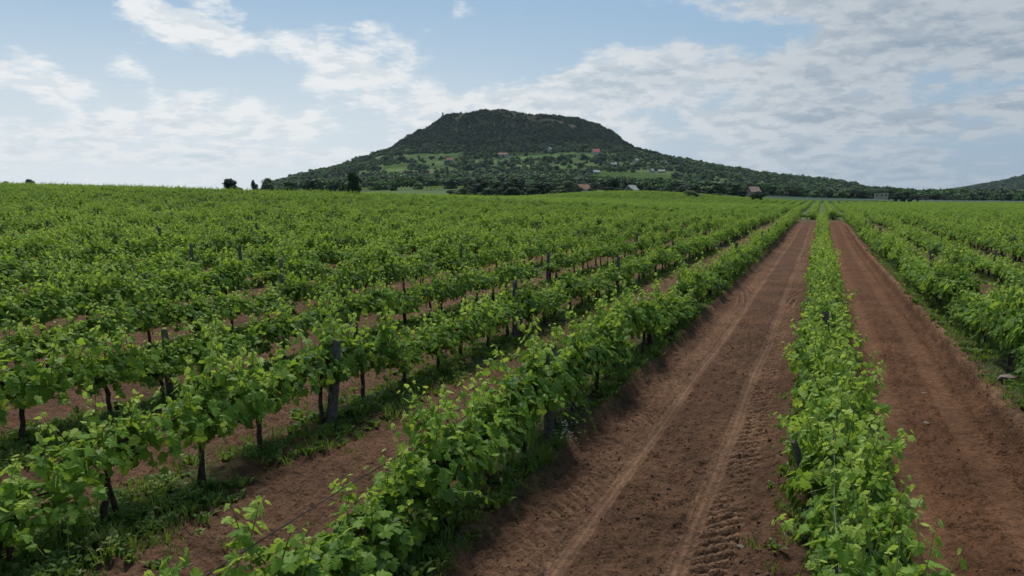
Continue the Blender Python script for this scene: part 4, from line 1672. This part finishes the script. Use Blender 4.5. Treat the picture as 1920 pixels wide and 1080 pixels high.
def scatter_grass(n):
    X_, Y_, W_ = [], [], []
    for k, dens, wid in ((-1, 1.0, 0.30), (-2, 0.95, 0.33), (-3, 0.8, 0.30), (-4, 0.6, 0.3), (-5, 0.5, 0.3), (1, 0.9, 0.40), (2, 0.6, 0.4), (0, 0.35, 0.24), (-6, 0.4, 0.3)):
        m = int(n * dens / 6)
        y = 1.2 * np.exp(RNG.uniform(0, math.log(45 / 1.2), m))
        x = ROW_X[k] + RNG.normal(0, wid, m) + (0.10 if k in (-1, -2, -3) else 0)
        X_.append(x)
        Y_.append(y)
    x, y = np.concatenate(X_), np.concatenate(Y_)
    patch = fbm(x * 0.9, y * 0.7, 51, 3)
    xk = x / KX
    keep = (RNG.random(len(x)) < sstep(0.22, 0.50, patch)) & ~((xk > -2.85) & (xk < -0.45)) & ~((xk > 0.75) & (xk < 2.62))
    x, y = x[keep], y[keep]
    m = len(x)
    z = gz_arr(x, y)
    s = RNG.uniform(0.35, 1.05, m)
    rt = np.stack([RNG.normal(0, 0.12, m), RNG.normal(0, 0.12, m), RNG.uniform(0, 6.28, m)], 1)
    o = scatter('grass', np.stack([x, y, z], 1), rt, np.stack([s, s, s * RNG.uniform(0.6, 1.3, m)], 1), RNG.integers(0, 7, m), C_GRASS)
    tag(o, 'green grass and weeds growing in strips under the vine rows', 'grass', kind='stuff')
    return m


n_grass = scatter_grass(26000)


def lump_mesh(seed, mat, flat=0.7, name='lump'):
    import bmesh
    r = random.Random(seed)
    bm = bmesh.new()
    bmesh.ops.create_icosphere(bm, subdivisions=1, radius=1.0)
    for v in bm.verts:
        v.co *= r.uniform(0.72, 1.2)
        v.co.z *= flat
    me = bpy.data.meshes.new(name)
    bm.to_mesh(me)
    bm.free()
    me.materials.append(mat)
    return me


C_CLODS = source_collection('clod_source', [lump_mesh(i, M_CLOD) for i in range(6)])
m = 9000
y = 2.2 * np.exp(RNG.uniform(0, math.log(30 / 2.2), m))
x = np.where(RNG.random(m) < 0.55, RNG.uniform(-2.75, -0.25, m), np.where(RNG.random(m) < 0.35, RNG.uniform(0.7, 2.6, m), RNG.uniform(-10, 6, m))) * KX
cl = fbm(x * 1.6, y * 1.1, 95, 3)
on_rib = (np.abs(x / KX + 2.03) < 0.13) | (np.abs(x / KX + 1.04) < 0.13) | (np.abs(x / KX - 1.12) < 0.2) | (np.abs(x / KX - 2.02) < 0.2)
keep = (RNG.random(m) < sstep(0.30, 0.60, cl)) & (~on_rib | (RNG.random(m) < 0.12))
x, y = x[keep], y[keep]
m = len(x)
s = 0.006 + 0.017 * RNG.random(m) ** 3
s *= np.where(np.abs(x / KX + 0.42) < 0.14, 1.5, 1.0)
tag(scatter('soil_clods', np.stack([x, y, gz_arr(x, y) - s * 0.10], 1), RNG.uniform(0, 6.28, (m, 3)), np.stack([s * RNG.uniform(0.8, 1.4, m), s, s], 1), RNG.integers(0, 6, m), C_CLODS),
    'crumbled clods of dry soil strewn over the tracks', 'soil', kind='stuff')

for i, (px, py, sz, lab) in enumerate([(1735, 733, 0.055, 'pale stone lying in the middle of the narrow track'), (1738, 790, 0.045, 'small reddish stone on the narrow track, nearer than the pale one'),
                                       (1388, 1008, 0.040, 'small pinkish stone between the tyre tracks at the lower edge'), (1888, 742, 0.13, 'large pale rock on the bank beside a bare hump of soil'),
                                       (1622, 1045, 0.03, 'tiny stone beside the lowest vine of the middle row'), (1445, 745, 0.04, 'brown stone by the lug marks near the middle row')][:4]):
    p, t = hit(px, py, 2.5)
    o = obj('stone', lump_mesh(300 + i, M_STONE, 0.6, 'stone'))
    o.location = (p[0], p[1], ground_z(p[0], p[1]) + sz * 0.15)
    o.scale = (sz * 1.3, sz, sz)
    o.rotation_euler = (0, 0, i * 1.3)
    tag(o, lab, 'stone')

# the clump of small white flowers at the foot of the row edging the wide track
p, t = hit(1035, 845, 2.5)
px0, py0 = ROW_X[-1] + 0.42, p[1] - 0.1
e = bpy.data.objects.new('flowering_weed', None)
COL.objects.link(e)
e.location = (px0, py0, ground_z(px0, py0))
tag(e, 'weed clump with tiny white flowers at the foot of the grey split post', 'weed')
e.scale = (0.75, 0.75, 0.75)
mb, mf = MB(), MB()
for i in range(34):
    a, q, h = r_.uniform(0, 6.28), r_.uniform(0.02, 0.22), r_.uniform(0.12, 0.34)
    tip = (math.cos(a) * q, math.sin(a) * q, h)
    mb.tube([(tip[0] * 0.3, tip[1] * 0.3, -0.02), (tip[0] * 0.8, tip[1] * 0.8, h * 0.6), tip], 0.002, 3, False)
    for j in range(5):
        b = 2 * math.pi * j / 5
        c = (tip[0] + 0.006 * math.cos(b), tip[1] + 0.006 * math.sin(b), h + 0.003)
        mf.poly([tip, (c[0] + 0.006 * math.cos(b + 0.7), c[1] + 0.006 * math.sin(b + 0.7), h + 0.006), (tip[0] + 0.016 * math.cos(b), tip[1] + 0.016 * math.sin(b), h + 0.004), (c[0] + 0.006 * math.cos(b - 0.7), c[1] + 0.006 * math.sin(b - 0.7), h + 0.006)], [(0, 1, 2, 3)])
obj('stems', mb.mesh('stems', M_STEM), e)
obj('blossoms', mf.mesh('blossoms', M_FLOWER), e)

# ------------------------------------------------------------------ the air: a thin even haze over the whole plain
HZ = 4200.0
mb = MB()
mb.box((-300, 1500, 150), (2 * HZ, 2 * HZ, 420))
mh_ = bpy.data.materials.new('haze')
mh_.use_nodes = True
hn = mh_.node_tree
hn.nodes.clear()
pv = hn.nodes.new('ShaderNodeVolumePrincipled')
pv.inputs['Color'].default_value = (0.72, 0.86, 1.0, 1)
pv.inputs['Density'].default_value = 0.000029
ho = hn.nodes.new('ShaderNodeOutputMaterial')
hn.links.new(pv.outputs[0], ho.inputs['Volume'])
tag(obj('haze', mb.mesh('haze', mh_)), 'thin pale haze over the plain and hills', 'haze', kind='stuff')
